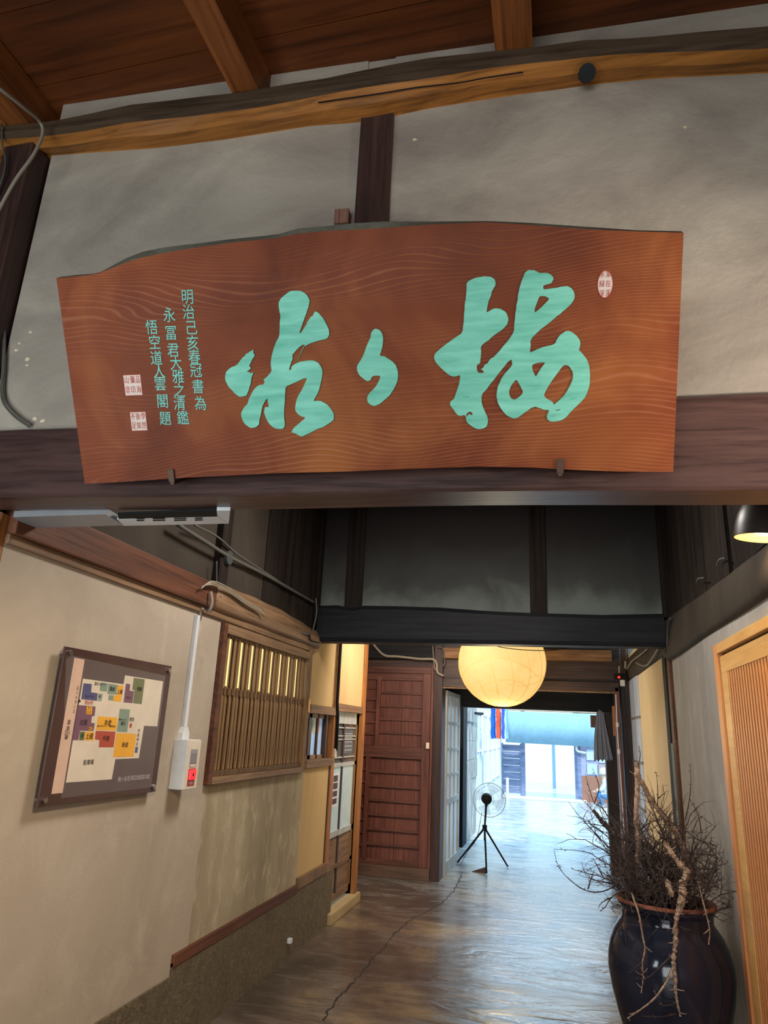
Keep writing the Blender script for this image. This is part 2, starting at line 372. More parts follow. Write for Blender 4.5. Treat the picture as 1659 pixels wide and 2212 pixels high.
# kamoi rail: brown near board, lighter log beyond
t3 = struct(box('trim_3', XL-0.12, XL+0.035, 1.95, 3.47, 2.085, 2.22, W_KAMOI, b=0.006))
box('lower_strip', XL-0.12, XL+0.015, 1.95, 5.25, 2.05, 2.085, W_KAMOI2, t3, 0.003)
g = G(); n = 20; V = []; Fa = []
for i in range(n+1):
    y = 3.47+(5.30-3.47)*i/n; top = 2.235+0.02*math.sin(i/n*4.0)+0.003*math.sin(i*1.3); px = XL+0.02+0.003*math.sin(i*0.7)
    ring = [(XL-0.12, 2.085), (px, 2.085), (px+0.02, 2.12), (px+0.02, top-0.05), (px-0.01, top), (XL-0.12, top)]
    V += [(x, y, z) for x, z in ring]
    if i: b_ = (i-1)*6; Fa += [(b_+k, b_+(k+1) % 6, b_+6+(k+1) % 6, b_+6+k) for k in range(6)]
Fa += [tuple(range(6)), tuple(n*6+k for k in range(6))]
tag(g.add(V, Fa).mk('rail_log', W_KAMOI2, smooth=True), 'light brown rough log rail above the wooden lattice window', 'beam')

# --- wooden lattice window
w1 = empty('window_1', (XL, 4.39, 1.185), kind='structure')
Y0, Y1, Z0, Z1 = 3.625, 5.165, 1.185, 2.04
fx0, fx1 = XL-0.14, XL+0.028
box('jamb', fx0, fx1, Y0, Y0+0.045, Z0, Z1, W_KAMOI, w1, 0.004)
box('jamb', fx0, fx1, Y1-0.05, Y1, Z0, Z1+0.02, W_LATT, w1, 0.004)
box('head', fx0, fx1-0.006, Y0+0.045, Y1-0.05, Z1-0.055, Z1, W_KAMOI2, w1, 0.004)
box('sill', fx0, fx1+0.004, Y0+0.045, Y1-0.05, Z0, Z0+0.035, W_KAMOI2, w1, 0.004)
box('inner_sill', fx0, fx1-0.02, Y0+0.045, Y1-0.05, Z0+0.035, Z0+0.065, W_LATTD, w1, 0.003)
box('crossbar', XL-0.024, XL-0.012, Y0+0.045, Y1-0.05, 1.655, 1.685, W_LATTD, w1)
ns = 27; pitch = (Y1-0.05-Y0-0.045)/ns
sl0 = G().box(XL-0.014, XL-0.002, Y0+0.045+pitch*0.25, Y0+0.045+pitch*0.25+0.026, Z0+0.065, Z1-0.055, 0.004).mk('slat', W_LATT, w1)
repeat(sl0, [(0.003*math.sin(i*2.1), pitch*i, 0) for i in range(1, ns)])
pg = G().box(XL-0.006, XL+0.006, Y0+0.045+pitch*0.25+0.004, Y0+0.045+pitch*0.25+0.024, 1.652, 1.69, 0.003).mk('peg', W_LATTD, w1)
repeat(pg, [(0.002, pitch*i, 0) for i in range(1, ns)])
# boards behind the slats: every third gap is open at the top on lit paper
nb = 9; bw = (Y1-0.05-Y0-0.045)/nb
for i in range(nb):
    ya = Y0+0.045+bw*i
    box('back_board', XL-0.040, XL-0.026, ya+0.001, ya+bw-0.045, Z0+0.05, Z1-0.06, W_LATT, w1)
    box('back_board', XL-0.038, XL-0.024, ya+bw-0.047, ya+bw+0.004, Z0+0.05, 1.715, W_LATTD, w1)
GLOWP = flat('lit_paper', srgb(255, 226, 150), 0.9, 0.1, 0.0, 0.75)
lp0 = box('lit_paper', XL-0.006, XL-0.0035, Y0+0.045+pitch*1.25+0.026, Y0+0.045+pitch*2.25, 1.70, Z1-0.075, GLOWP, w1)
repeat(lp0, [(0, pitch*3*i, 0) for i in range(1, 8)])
box('wooden_peg', XL+0.028, XL+0.04, Y1-0.03, Y1-0.012, 1.60, 1.70, W_DOOR, w1, 0.003)

# --- small sliding window beyond, between mustard panels
w2 = empty('window_2', (XL, 5.57, 1.22), kind='structure')
box('sill', LW, XL+0.02, 5.235, 5.90, 1.205, 1.262, W_KAMOI2, w2, 0.004)
box('head', LW, XL+0.02, 5.235, 5.90, 1.60, 1.665, W_KAMOI2, w2, 0.004)
box('stile', XL-0.09, XL-0.05, 5.42, 5.49, 1.262, 1.60, W_DARKZ, w2)
box('stile', XL-0.09, XL-0.05, 5.63, 5.66, 1.262, 1.60, W_DARKZ, w2)
box('stile', XL-0.09, XL-0.03, 5.80, 5.87, 1.262, 1.60, W_DARKZ, w2)
box('rail', XL-0.09, XL-0.05, 5.235, 5.80, 1.262, 1.29, W_KAMOI2, w2)
box('rail', XL-0.09, XL-0.05, 5.235, 5.80, 1.57, 1.60, W_KAMOI2, w2)
GLASSB = flat('pale_blue_glass', srgb(168, 196, 226), 0.08, 0.6, 0.0, 0.32)
for a_, b_ in ((5.235, 5.42), (5.49, 5.63), (5.66, 5.80)):
    box('pane', XL-0.072, XL-0.066, a_, b_, 1.29, 1.57, GLASSB, w2)
for (ya, yb, za, zb, c) in ((5.51, 5.56, 1.47, 1.56, srgb(70, 190, 200)), (5.56, 5.60, 1.45, 1.57, srgb(238, 196, 110)), (5.67, 5.72, 1.46, 1.57, srgb(238, 120, 60)), (5.24, 5.26, 1.44, 1.52, srgb(238, 120, 90))):
    box('coloured_paper', XL-0.0655, XL-0.0640, ya, yb, za, zb, flat('coloured_paper', c, 0.6), w2)
# post, pipe
pst = struct(box('trim_4', LW, XL+0.01, 5.885, 5.965, 0.0, 2.9, W_POSTO, b=0.004))
struct(box('trim_5', LW, XL-0.003, 5.855, 5.885, 0.40, 1.21, W_DARKZ))
tag(G().tube([(XL+0.03, 5.87, 2.9), (XL+0.03, 5.87, 1.70), (XL+0.028, 5.90, 1.64), (XL+0.026, 5.93, 1.58), (XL+0.026, 5.935, 1.32)], 0.014, 10).mk('drain_pipe', BLACK, smooth=True), 'thin black vertical pipe running down the mustard plaster panels to the glass door', 'pipe')
tag(box('door_bell', XL+0.01, XL+0.03, 5.915, 5.95, 1.27, 1.335, IVORY, b=0.004), 'small ivory push switch on the post beside the glazed sliding door', 'switch')

# --- glazed sliding door (left)
d1 = empty('door_1', (XL, 6.38, 0.10), kind='structure')
dy0, dy1 = 5.97, 6.80
DX = XL-0.03
struct(box('trim_6', LW, XL+0.012, 5.965, 6.82, 1.64, 1.705, W_KAMOI2, b=0.004))
box('stile', DX-0.03, DX, dy0, dy0+0.04, 0.12, 1.64, W_WHITE, d1)
box('stile', DX-0.03, DX, dy1-0.05, dy1, 0.12, 1.64, W_SASH, d1)
box('rail', DX-0.03, DX, dy0, dy1, 1.54, 1.64, W_WHITE, d1)
box('rail', DX-0.03, DX, dy0, dy1, 1.18, 1.21, W_WHITE, d1)
box('rail', DX-0.03, DX, dy0, dy1, 0.62, 0.665, W_WHITE, d1)
box('rail', DX-0.03, DX, dy0, dy1, 0.37, 0.40, W_SASH, d1)
box('rail', DX-0.03, DX, dy0, dy1, 0.12, 0.17, W_SASH, d1)
box('mullion', DX-0.028, DX-0.002, 6.34, 6.375, 0.665, 1.54, W_DARKZ, d1)
box('mullion', DX-0.028, DX-0.002, 6.34, 6.375, 0.17, 0.62, W_DARKZ, d1)
for z in (1.25, 1.40, 1.43, 1.50): box('glazing_bar', DX-0.02, DX-0.004, dy0+0.04, dy1-0.05, z, z+0.011, W_WHITE, d1)
GLASSG = flat('grey_green_glass', srgb(176, 196, 198), 0.06, 0.7, 0.0, 0.22)
GLASSD = flat('dark_glass', srgb(92, 94, 92), 0.06, 0.7)
for (a_, b_) in ((dy0+0.04, 6.34), (6.375, dy1-0.05)):
    box('pane', DX-0.018, DX-0.012, a_, b_, 0.665, 1.18, GLASSG, d1)
    box('pane', DX-0.022, DX-0.016, a_, b_, 1.21, 1.54, GLASSD, d1)
    box('panel', DX-0.022, DX-0.012, a_, b_, 0.40, 0.62, W_KAMOI2, d1)
    box('panel', DX-0.022, DX-0.012, a_, b_, 0.17, 0.37, W_KAMOI2, d1)
PAP = flat('white_paper', srgb(214, 216, 222), 0.7)
po = box('notice', DX-0.011, DX-0.009, 6.09, 6.29, 0.86, 1.13, PAP, d1)
for k, (z0_, z1_) in enumerate(((1.06, 1.11), (1.0, 1.05), (0.94, 0.985), (0.88, 0.925))):
    box('notice_picture', DX-0.0089, DX-0.0084, 6.13, 6.26, z0_, z1_, flat('dark_print', srgb(80, 62, 66), 0.7), po)
po2 = box('notice', DX-0.015, DX-0.013, 6.40, 6.70, 1.28, 1.50, flat('grey_print', srgb(96, 98, 104), 0.7), d1)
for k in range(5): box('print_line', DX-0.0129, DX-0.0125, 6.43, 6.67, 1.31+0.036*k, 1.314+0.036*k, PAP, po2)
box('handle', DX, DX+0.008, 6.02, 6.05, 0.83, 0.92, STEEL, d1, 0.003)
struct(box('trim_7', LW, XL+0.02, 6.80, 6.88, 0.0, 2.9, W_POSTO, b=0.004))
# concrete threshold and its plaster lumps
tag(G().box(XL-0.15, XL+0.045, 6.02, 6.93, 0.0, 0.085, 0.012).mk('threshold', plaster('threshold_plaster', srgb(150, 128, 92), srgb(176, 152, 112), None, 3, 1, 0.4)), 'ochre cement threshold under the glazed sliding door', 'threshold')
# recess behind the corner and left returns
wr = struct(box('wall_recess', -4.2, XL-0.02, 6.80, 6.88, 0, 2.9, P_YEL))
struct(box('wall_recess_end', -3.7, -3.6, 6.88, 8.2, 0, 2.9, P_SOOTB))

# --- right wall
wR = empty('wall_right', (XR, 4.5, 0), kind='structure')
RW = XR+0.2
box('plaster', XR, RW, 3.86, 5.28, 0, 2.10, P_RIGHT, wR)
box('plaster', XR, RW, 1.9, 3.86, 1.97, 2.10, P_RIGHT, wR)
box('plaster', XR+0.006, RW, 5.60, 8.45, 0, 2.40, P_CREAM, wR)
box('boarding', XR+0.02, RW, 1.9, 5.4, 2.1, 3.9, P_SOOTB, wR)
# sooty wavy beam on the right wall
g = G(); n = 26; V = []; Fa = []
for i in range(n+1):
    y = 1.92+(8.3-1.92)*i/n; zb = 2.052+0.003*math.sin(i*0.9) if y < 5.4 else 2.12
    zt = 2.235+0.11*(max(0, y-2.8)/2.4)
    if y > 5.4: zt = 2.36
    px = XR-0.03-0.004*math.sin(i*0.55)
    ring = [(XR+0.1, zb), (px+0.02, zb), (px, zb+0.03), (px, zt-0.03), (px+0.03, zt), (XR+0.1, zt)]
    V += [(x, y, z) for x, z in ring]
    if i: b_ = (i-1)*6; Fa += [(b_+k, b_+(k+1) % 6, b_+6+(k+1) % 6, b_+6+k) for k in range(6)]
Fa += [tuple(range(6)), tuple(n*6+k for k in range(6))]
tag(g.add(V, Fa).mk('side_beam', P_SOOTB, smooth=True), 'smoke-blackened side beam running along the right wall above the grey plaster', 'beam')
bdp = struct(empty('wall_right_boards', (XR, 4, 2.4)))
for k in range(12):
    y = 1.95+k*0.285
    box('plank', XR-0.005-0.004*(k % 2), XR+0.02, y, y+0.28, 2.24, 3.85, W_SOOTZ, bdp)
struct(box('trim_8', XR-0.02, XR+0.05, 3.38, 3.50, 2.2, 3.85, W_SOOTZ))
# black post, brown pipe, and a black strip painting the recess shade
struct(box('trim_shade', XR+0.015, RW, 5.28, 5.35, 0, 2.14, BLACK))
struct(box('trim_10', XR-0.022, RW, 5.46, 5.60, 0, 2.10, BLACK, b=0.003))
struct(box('trim_11', XR-0.012, RW, 5.35, 5.46, 0, 2.14, W_KAMOI, b=0.004))
tag(box('thermometer', XR-0.028, XR-0.012, 5.40, 5.416, 0.95, 1.50, flat('grey_green_strip', srgb(130, 134, 124), 0.6), b=0.003), 'slim pale strip fixed to the brown post beside the black upright', 'strip')

# --- lattice door on the right
d2 = empty('door_2', (XR, 3.0, 0.0), kind='structure')
box('jamb', XR-0.022, XR+0.05, 3.785, 3.86, 0.0, 1.975, W_SLAT, d2, 0.003)
box('head', XR-0.022, XR+0.05, 1.55, 3.785, 1.93, 1.975, W_DOOR, d2, 0.003)
box('jamb', XR-0.022, XR+0.05, 1.55, 1.62, 0.0, 1.93, W_SLAT, d2, 0.003)
box('top_rail', XR-0.012, XR+0.03, 1.62, 3.77, 1.835, 1.915, W_DOOR, d2, 0.002)
box('stile', XR-0.012, XR+0.03, 3.655, 3.77, 0.02, 1.835, W_DOOR, d2, 0.002)
box('stile', XR-0.012, XR+0.03, 1.62, 1.70, 0.02, 1.835, W_DOOR, d2, 0.002)
box('bottom_rail', XR-0.012, XR+0.03, 1.70, 3.655, 0.02, 0.16, W_DOOR, d2, 0.002)
box('shadow_gap', XR+0.005, XR+0.04, 1.62, 3.785, 1.915, 1.93, BLACK, d2)  # black strips filling the gaps, their shade painted in
box('shadow_gap', XR+0.005, XR+0.04, 3.770, 3.785, 0.02, 1.93, BLACK, d2)
box('backing', XR+0.022, XR+0.035, 1.70, 3.655, 0.16, 1.835, W_KAMOI, d2)
box('middle_rail', XR+0.012, XR+0.022, 1.70, 3.655, 1.20, 1.24, W_DOOR, d2)
s0 = G().box(XR-0.010, XR+0.012, 3.655-0.030, 3.655-0.008, 0.16, 1.835, 0.002).mk('slat', W_SLAT, d2)
repeat(s0, [(0, -0.0435*i, 0) for i in range(1, 44)])

# --- back of the second bay: dark beam with smoked plaster above
YB = 5.30
wb = struct(empty('wall_back', (0, YB, 2.4)))
pB = [(-1.82, 2.42), (-1.60, 2.42), (-1.55, 2.395), (-1.46, 2.395), (-1.42, 2.42)]
tops = [on(x, y, 1, 5.265)[[0, 2]] for x, y in ((684,1308),(730,1307),(748,1311),(765,1312),(785,1308),(860,1309),(950,1312),(1030,1318),(1080,1321),(1160,1324),(1300,1328),(1447,1325))]
g = G(); V = []; Fa = []
for i, (x, z) in enumerate(tops):
    for (yy, zz) in ((5.40, 2.14), (5.265, 2.14), (5.250, 2.17), (5.250, z-0.03), (5.275, z), (5.40, z)): V.append((x, yy, zz))
    if i: b_ = (i-1)*6; Fa += [(b_+k, b_+(k+1) % 6, b_+6+(k+1) % 6, b_+6+k) for k in range(6)]
Fa += [tuple(range(6)), tuple((len(tops)-1)*6+k for k in range(6))]
tag(g.add(V, Fa).mk('cross_beam', W_SOOT), 'blackened cross beam over the passage below the smoked plaster panels', 'beam')
pc = [(-1.80, -1.575), (-1.455, 0.0-0.125), (0.0, 0.80)]
px_post = []
for (xa, xb) in ((750, 785), (1143, 1178)): px_post.append((on(xa, 1200, 1, 5.27)[0], on(xb, 1200, 1, 5.27)[0]))
xs_ = [-1.80, px_post[0][0], px_post[0][1], px_post[1][0], px_post[1][1], 0.80]
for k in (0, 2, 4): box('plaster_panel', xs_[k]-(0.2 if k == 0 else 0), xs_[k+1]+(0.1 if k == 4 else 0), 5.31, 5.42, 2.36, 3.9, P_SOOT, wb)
for k in (1, 3): struct(box('trim_1%d' % (2+k//2), xs_[k], xs_[k+1], 5.285, 5.40, 2.36, 3.9, W_SOOTZ))
struct(box('trim_14', -1.84, -1.79, 5.25, 5.32, 2.1, 3.9, W_SOOTZ)); struct(box('trim_15', 0.78, 0.84, 5.25, 5.32, 2.1, 3.9, W_SOOTZ))
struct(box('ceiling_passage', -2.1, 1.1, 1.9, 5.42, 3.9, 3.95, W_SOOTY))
# left upper wall: posts and boards
struct(box('trim_16', XL-0.1, XL+0.02, 3.49, 3.60, 2.2, 3.9, W_SOOTZ))
struct(box('wall_left_gap', XL-0.2, XL-0.03, 5.2, 5.42, 2.06, 3.9, W_SOOTZ))
lb = struct(empty('wall_left_boards', (XL, 4.4, 2.4)))
for k in range(6):
    y = 3.62+k*0.275
    box('plank', XL-0.03, XL-0.002-0.005*(k % 2), y, y+0.270, 2.24, 3.88, P_SOOTB if k < 2 else W_SOOTZ, lb)

# --- third bay ceiling and door frame wall at Y = 8.2
struct(box('ceiling_bay', -4.2, 1.1, 5.40, 8.6, 2.62, 2.68, W_SOOTY))
wd = struct(empty('wall_door', (0, 8.2, 0)))
box('upper_wall', -4.2, 0.82, 8.22, 8.36, 2.08, 2.62, W_DARKX, wd)
tag(box('tie_beam', -1.216, 0.64, 8.10, 8.22, 2.32, 2.44, wood('tan_tie_wood', srgb(112, 76, 46), srgb(160, 116, 74), 'x', 0.8, 0.6), b=0.008), 'lighter tan tie beam behind the paper lantern', 'beam')
tag(box('tie_beam', -3.6, -1.32, 8.10, 8.22, 2.30, 2.55, W_SOOT, b=0.008), 'black soot-covered beam above the panelled wooden doors', 'beam')
tag(box('door_lintel', -1.216, 0.70, 8.14, 8.34, 2.0, 2.10, W_DARKX, b=0.006), 'dark brown door lintel with plank face behind the paper lantern', 'lintel')
box('lintel_strip', -1.216, 0.70, 8.15, 8.17, 1.985, 2.0, W_KAMOI2, bpy.data.objects['door_lintel'])
struct(box('trim_17', -1.318, -1.218, 8.14, 8.40, 0, 2.60, W_DARKZ, b=0.005))
struct(box('trim_18', -1.345, -1.318, 8.12, 8.36, 0, 2.24, W_RED, b=0.004))
struct(box('trim_19', 0.655, 0.70, 8.14, 8.34, 0, 2.05, W_RED, b=0.004))
struct(box('trim_20', 0.72, 0.84, 8.20, 8.40, 0, 2.10, W_DARKZ, b=0.004))
# window beyond the cream wall
w3 = empty('window_3', (XR, 7.9, 0.0), kind='structure')
SH = flat('bluish_frosted_glass', srgb(176, 186, 204), 0.35, 0.5, 0.0, 0.12)
for k in range(5): box('pane', XR-0.008, XR+0.004, 7.42, 8.16, 0.06+0.42*k, 0.46+0.42*k, SH, w3)
GRW = flat('grey_painted_bar', srgb(128, 126, 126), 0.7)
for k in range(6): box('rail', XR-0.012, XR+0.01, 7.40, 8.18, 0.035+0.42*k, 0.06+0.42*k, GRW, w3)
box('mullion', XR-0.010, XR+0.01, 7.78, 7.80, 0.06, 2.1, GRW, w3)

# --- plank wall with panelled doors (Y = 8.18)
d3 = empty('door_3', (-2.2, 8.18, 0.0), kind='structure')
def at8(x, y): p = on(x, y, 1, 8.18); return p[0], p[2]
XRt = -1.40
box('sill', -3.6, -1.318, 8.10, 8.30, 0.0, 0.115, wood('brown_sill_wood', srgb(84, 62, 50), srgb(112, 86, 70), 'x'), d3, 0.004)
box('head', -3.6, XRt+0.055, 8.13, 8.28, 2.14, 2.21, W_REDX, d3, 0.004)
box('stile', XRt-0.04, XRt+0.05, 8.14, 8.28, 0.115, 2.14, W_RED, d3, 0.004)
box('middle_rail', -3.6, XRt-0.04, 8.15, 8.21, 1.205, 1.33, W_REDX, d3, 0.004)
# upper leaf: muntin at x about 1.86, panels split by thin battens
def leaf(xa, xb, za, zb, nrow, seam, xs_st):
    box('backing', xa, xb, 8.205, 8.215, za, zb, W_DARKZ, d3)
    hh = (zb-za)/nrow
    for r_ in range(nrow):
        z0_, z1_ = za+hh*r_, za+hh*(r_+1)
        cuts = [xa]+([seam] if seam else [])+[xb]
        for a_, b_ in zip(cuts[:-1], cuts[1:]):
            box('panel', a_+0.002, b_-0.002, 8.188+0.002*((r_+len(cuts)) % 2), 8.206, z0_+0.002, z1_-0.002, W_RED, d3)
        if r_: box('batten', xa, xb, 8.164, 8.19, z0_-0.012, z0_+0.012, W_REDX, d3, 0.003)
    for s_ in xs_st: box('stile', s_[0], s_[1], 8.155, 8.21, za-0.01, zb+0.01, W_RED, d3, 0.003)
leaf(-2.44, -1.985, 1.33, 2.09, 6, None, [(-1.99, -1.945), (-2.46, -2.42)])
leaf(-1.945, -1.44, 1.33, 2.06, 5, -1.69, [(-1.45, -1.42)])
leaf(-2.44, -2.075, 0.16, 1.20, 8, None, [(-2.08, -2.03), (-2.46, -2.42)])
leaf(-2.03, -1.44, 0.16, 1.20, 7, -1.73, [(-1.45, -1.42)])
box('rail', -2.44, -1.40, 8.16, 8.21, 2.06, 2.14, W_REDX, d3, 0.003)
box('rail', -2.44, -1.40, 8.16, 8.21, 0.115, 0.165, W_REDX, d3, 0.003)
box('plank', -3.6, -2.46, 8.17, 8.23, 0.1, 2.14, W_RED, d3)
box('backing', -3.6, -1.35, 8.215, 8.235, 0.1, 2.2, W_DARKZ, d3)
tag(box('light_switch', -1.385, -1.35, 8.10, 8.122, 1.325, 1.39, IVORY, b=0.003), 'small ivory light switch on the red-brown post beside the panelled doors', 'switch')

# --- open glazed door leaf
d4 = empty('door_4', (-1.215, 8.95, 0.0), kind='structure')
def leafx(y): return -1.225+(y-8.46)*0.035
def lbox(name, y0, y1, z0, z1, dx0, dx1, mat):
    g = G(); V = [(leafx(y)+dx, y, z) for z in (z0, z1) for (dx, y) in ((dx0, y0), (dx1, y0), (dx1, y1), (dx0, y1))]
    return g.add(V, [(0,3,2,1),(4,5,6,7),(0,1,5,4),(1,2,6,5),(2,3,7,6),(3,0,4,7)]).mk(name, mat, d4)
for (a_, b_) in ((8.46, 8.53), (9.36, 9.43)): lbox('stile', a_, b_, 0.0, 1.98, -0.02, 0.02, W_WHITE)
for (a_, b_) in ((1.93, 1.98), (1.60, 1.63), (1.30, 1.33), (1.02, 1.05), (0.72, 0.78), (0.0, 0.13)): lbox('rail', 8.53, 9.36, a_, b_, -0.018, 0.018, W_WHITE)
for a_ in (8.80, 9.08): lbox('muntin', a_, a_+0.022, 0.13, 1.93, -0.014, 0.014, W_WHITE)
FROST = flat('frosted_glass', srgb(186, 196, 200), 0.3, 0.5, 0.0, 0.10)  # faint emission stands in for light from behind the panes
for (a_, b_) in ((1.63, 1.93), (1.33, 1.60), (1.05, 1.30), (0.78, 1.02), (0.13, 0.72)):
    for (c_, e_) in ((8.53, 8.80), (8.822, 9.08), (9.102, 9.36)): lbox('pane', c_, e_, a_, b_, -0.003, 0.003, FROST)

# --- second lintel and pillar (Y = 9.5)
struct(box('wall_gate', -1.45, 0.95, 9.48, 9.66, 1.835, 2.7, W_SOOT))
struct(box('trim_21', 0.615, 0.80, 9.46, 9.66, 0, 1.84, W_DARKZ, b=0.005))
struct(box('ceiling_porch', -1.7, 1.1, 8.36, 9.6, 2.10, 2.16, W_SOOTY))
struct(box('wall_right_end', XR, RW, 8.4, 11.0, 0, 2.7, P_RIGHT))
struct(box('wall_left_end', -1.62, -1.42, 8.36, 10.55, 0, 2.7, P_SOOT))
struct(box('trim_22', -1.36, -1.255, 9.48, 9.66, 0, 1.84, W_WHITE))

# ------------------------------------------------------------------ courtyard beyond
BLUEW = wood('grey_blue_weathered_wood', srgb(116, 130, 166), srgb(150, 164, 200), 'x', 1.0, 0.7)
struct(box('door_5', -1.42, -1.268, 10.60, 11.07, 0.0, 1.90, BLACK, b=0.004))
stn = struct(empty('wall_stone', (-1.35, 11.8, 0)))
rs = random.Random(5)
for k in range(2):
    for j in range(8): box('stone', -1.6, -1.255-rs.uniform(0, 0.02), 11.08+k*0.7, 11.77+k*0.7, 0.28*j+0.004, 0.28*(j+1), P_STONE, stn)
wc = struct(empty('wall_court_left', (-1.3, 15, 0)))
box('plaster', -1.6, -1.34, 12.5, 19.6, 0, 2.9, P_OUT, wc)
for k, y in enumerate((12.9, 14.1, 15.3, 16.5, 17.7)):
    wn = empty('window_%d' % (k+4), (-1.33, y, 0.7), kind='structure')
    box('pane', -1.335, -1.325, y, y+0.8, 0.6, 1.85, flat('pale_sky_glass', srgb(170, 204, 226), 0.1, 0.6), wn)
    for z in (0.58, 1.2, 1.85): box('rail', -1.34, -1.305, y-0.03, y+0.83, z, z+0.04, P_OUT, wn)
    for yy in (y-0.031, y+0.385, y+0.801): box('stile', -1.345, -1.301, yy, yy+0.035, 0.58, 1.89, P_OUT, wn)
box('gutter_bracket', -1.30, -1.22, 12.6, 13.0, 1.83, 1.86, BLACK, wc); 
dl = tag(G().tube([(-1.20, 11.6, 1.82), (-1.16, 12.4, 1.84)], 0.02, 8).mk('clothes_clips', BLACK), 'black clip rail hanging at the bright courtyard wall', 'rail')
# far gate wall
YF = 19.6
wf = struct(empty('wall_gate_far', (0, YF, 0)))
box('post', -0.84, -0.74, YF, YF+0.15, 0, 2.2, BLUEW, wf); box('post', 0.50, 0.66, YF, YF+0.15, 0, 2.2, BLUEW, wf)
gd = tag(empty('sliding_gate', (-1.05, YF+0.05, 0)), 'grey-blue boarded gate leaf left of the bright far opening', 'gate')
for k in range(7): box('board', -1.32, -0.84, YF+0.03, YF+0.06, 0.10+0.17*k, 0.262+0.17*k, BLUEW, gd)
box('frame', -1.34, -1.30, YF+0.01, YF+0.05, 0, 1.32, BLUEW, gd); box('frame', -0.87, -0.84, YF+0.01, YF+0.05, 0, 1.32, BLUEW, gd)
box('upper_wall', -1.6, 3.2, YF, YF+0.15, 2.16, 3.2, P_OUT, wf)
box('brown_wall', 0.66, 3.2, YF, YF+0.12, 0.0, 0.62, flat('terracotta_panel', srgb(168, 120, 100), 0.7), wf)
box('lilac_wall', 0.66, 3.2, YF+0.01, YF+0.12, 0.62, 2.16, flat('lilac_panel', srgb(176, 180, 208), 0.7), wf)
for (xa, xb, za, zb, c) in ((0.80, 1.00, 1.0, 1.26, srgb(205, 226, 238)), (1.10, 1.45, 0.95, 1.24, srgb(205, 226, 238)), (0.80, 1.05, 0.66, 0.92, srgb(196, 216, 240)), (1.08, 1.26, 0.66, 0.92, srgb(190, 170, 176)), (1.28, 1.5, 0.66, 0.92, srgb(196, 222, 240))):
    box('window_sheet', xa, xb, YF-0.02, YF, za, zb, flat('pale_sheet', c, 0.6), wf)
struct(box('wall_court_right', 3.2, 3.35, 9.6, 30, 0, 3.0, P_OUT))
# eave and white roll screen hung across the courtyard end
g = G().box(-1.4, 1.6, 18.95, 19.55, 2.14, 2.2); tag(g.mk('eave_board', wood('pale_eave_wood', srgb(196, 156, 120), srgb(230, 196, 160), 'x')), 'pale orange eave board above the hanging white screen', 'eave')
g = G(); V = []; Fa = []; nn = 16
xA, zA = on(1092, 1541, 1, 18.9)[[0, 2]]; xB, zB = on(1290, 1548, 1, 18.9)[[0, 2]]; zC = on(1086, 1603, 1, 18.9)[2]; zD = on(1290, 1614, 1, 18.9)[2]
for i in range(nn+1):
    t = i/nn; x = xA+(xB-xA)*t; yy = 18.9+0.02*math.sin(i*1.1)
    V += [(x, yy, zA+(zB-zA)*t+0.06), (x, yy, zC+(zD-zC)*t), (x, yy+0.012, zC+(zD-zC)*t), (x, yy+0.012, zA+(zB-zA)*t+0.06)]
    if i: b_ = (i-1)*4; Fa += [(b_+k, b_+(k+1) % 4, b_+4+(k+1) % 4, b_+4+k) for k in range(4)]
Fa += [(0, 1, 2, 3), tuple(nn*4+k for k in range(4))]
SCR = flat('pale_blue_canvas', srgb(150, 188, 208), 0.9, 0.1)
tag(g.add(V, Fa).mk('canvas_screen', SCR, smooth=True), 'wide pale blue canvas screen hanging over the far end of the courtyard', 'screen')
# streamers
st = tag(empty('paper_streamers', on(1078, 1532, 1, 13.5)), 'blue red and white paper streamers hanging in bright light at the left courtyard wall', 'streamers')
p_ = on(1078, 1531, 1, 13.45); G().tube([(-1.36, 13.45, p_[2]), (p_[0]+0.2, 13.45, p_[2])], 0.006, 6).mk('hanging_rod', WHITEP, st)
cols = [srgb(20, 100, 200), srgb(24, 110, 215), srgb(232, 232, 240), srgb(240, 90, 50), srgb(236, 120, 100), srgb(244, 230, 230), srgb(60, 100, 200), srgb(200, 224, 244), srgb(130, 190, 240)]
for k, c in enumerate(cols):
    x0_ = 1063+3.9*k; p = on(x0_, 1530, 1, 13.4+0.05*(k % 3)); q = on(x0_+1, 1596-2*(k % 2), 1, 13.4+0.05*(k % 3)); wd_ = 0.026
    g = G(); V = []; Fa = []
    for i in range(9):
        t = i/8; z = p[2]+(q[2]-p[2])*t; xx = p[0]+0.006*math.sin(i*1.7+k); y = p[1]+0.01*math.sin(i+k)
        V += [(xx-wd_, y, z), (xx+wd_, y+0.005, z), (xx+wd_, y+0.008, z), (xx-wd_, y+0.003, z)]
        if i: b_ = (i-1)*4; Fa += [(b_+j, b_+(j+1) % 4, b_+4+(j+1) % 4, b_+4+j) for j in range(4)]
    g.add(V, Fa).mk('streamer', flat('streamer_paper', c, 0.7), st)
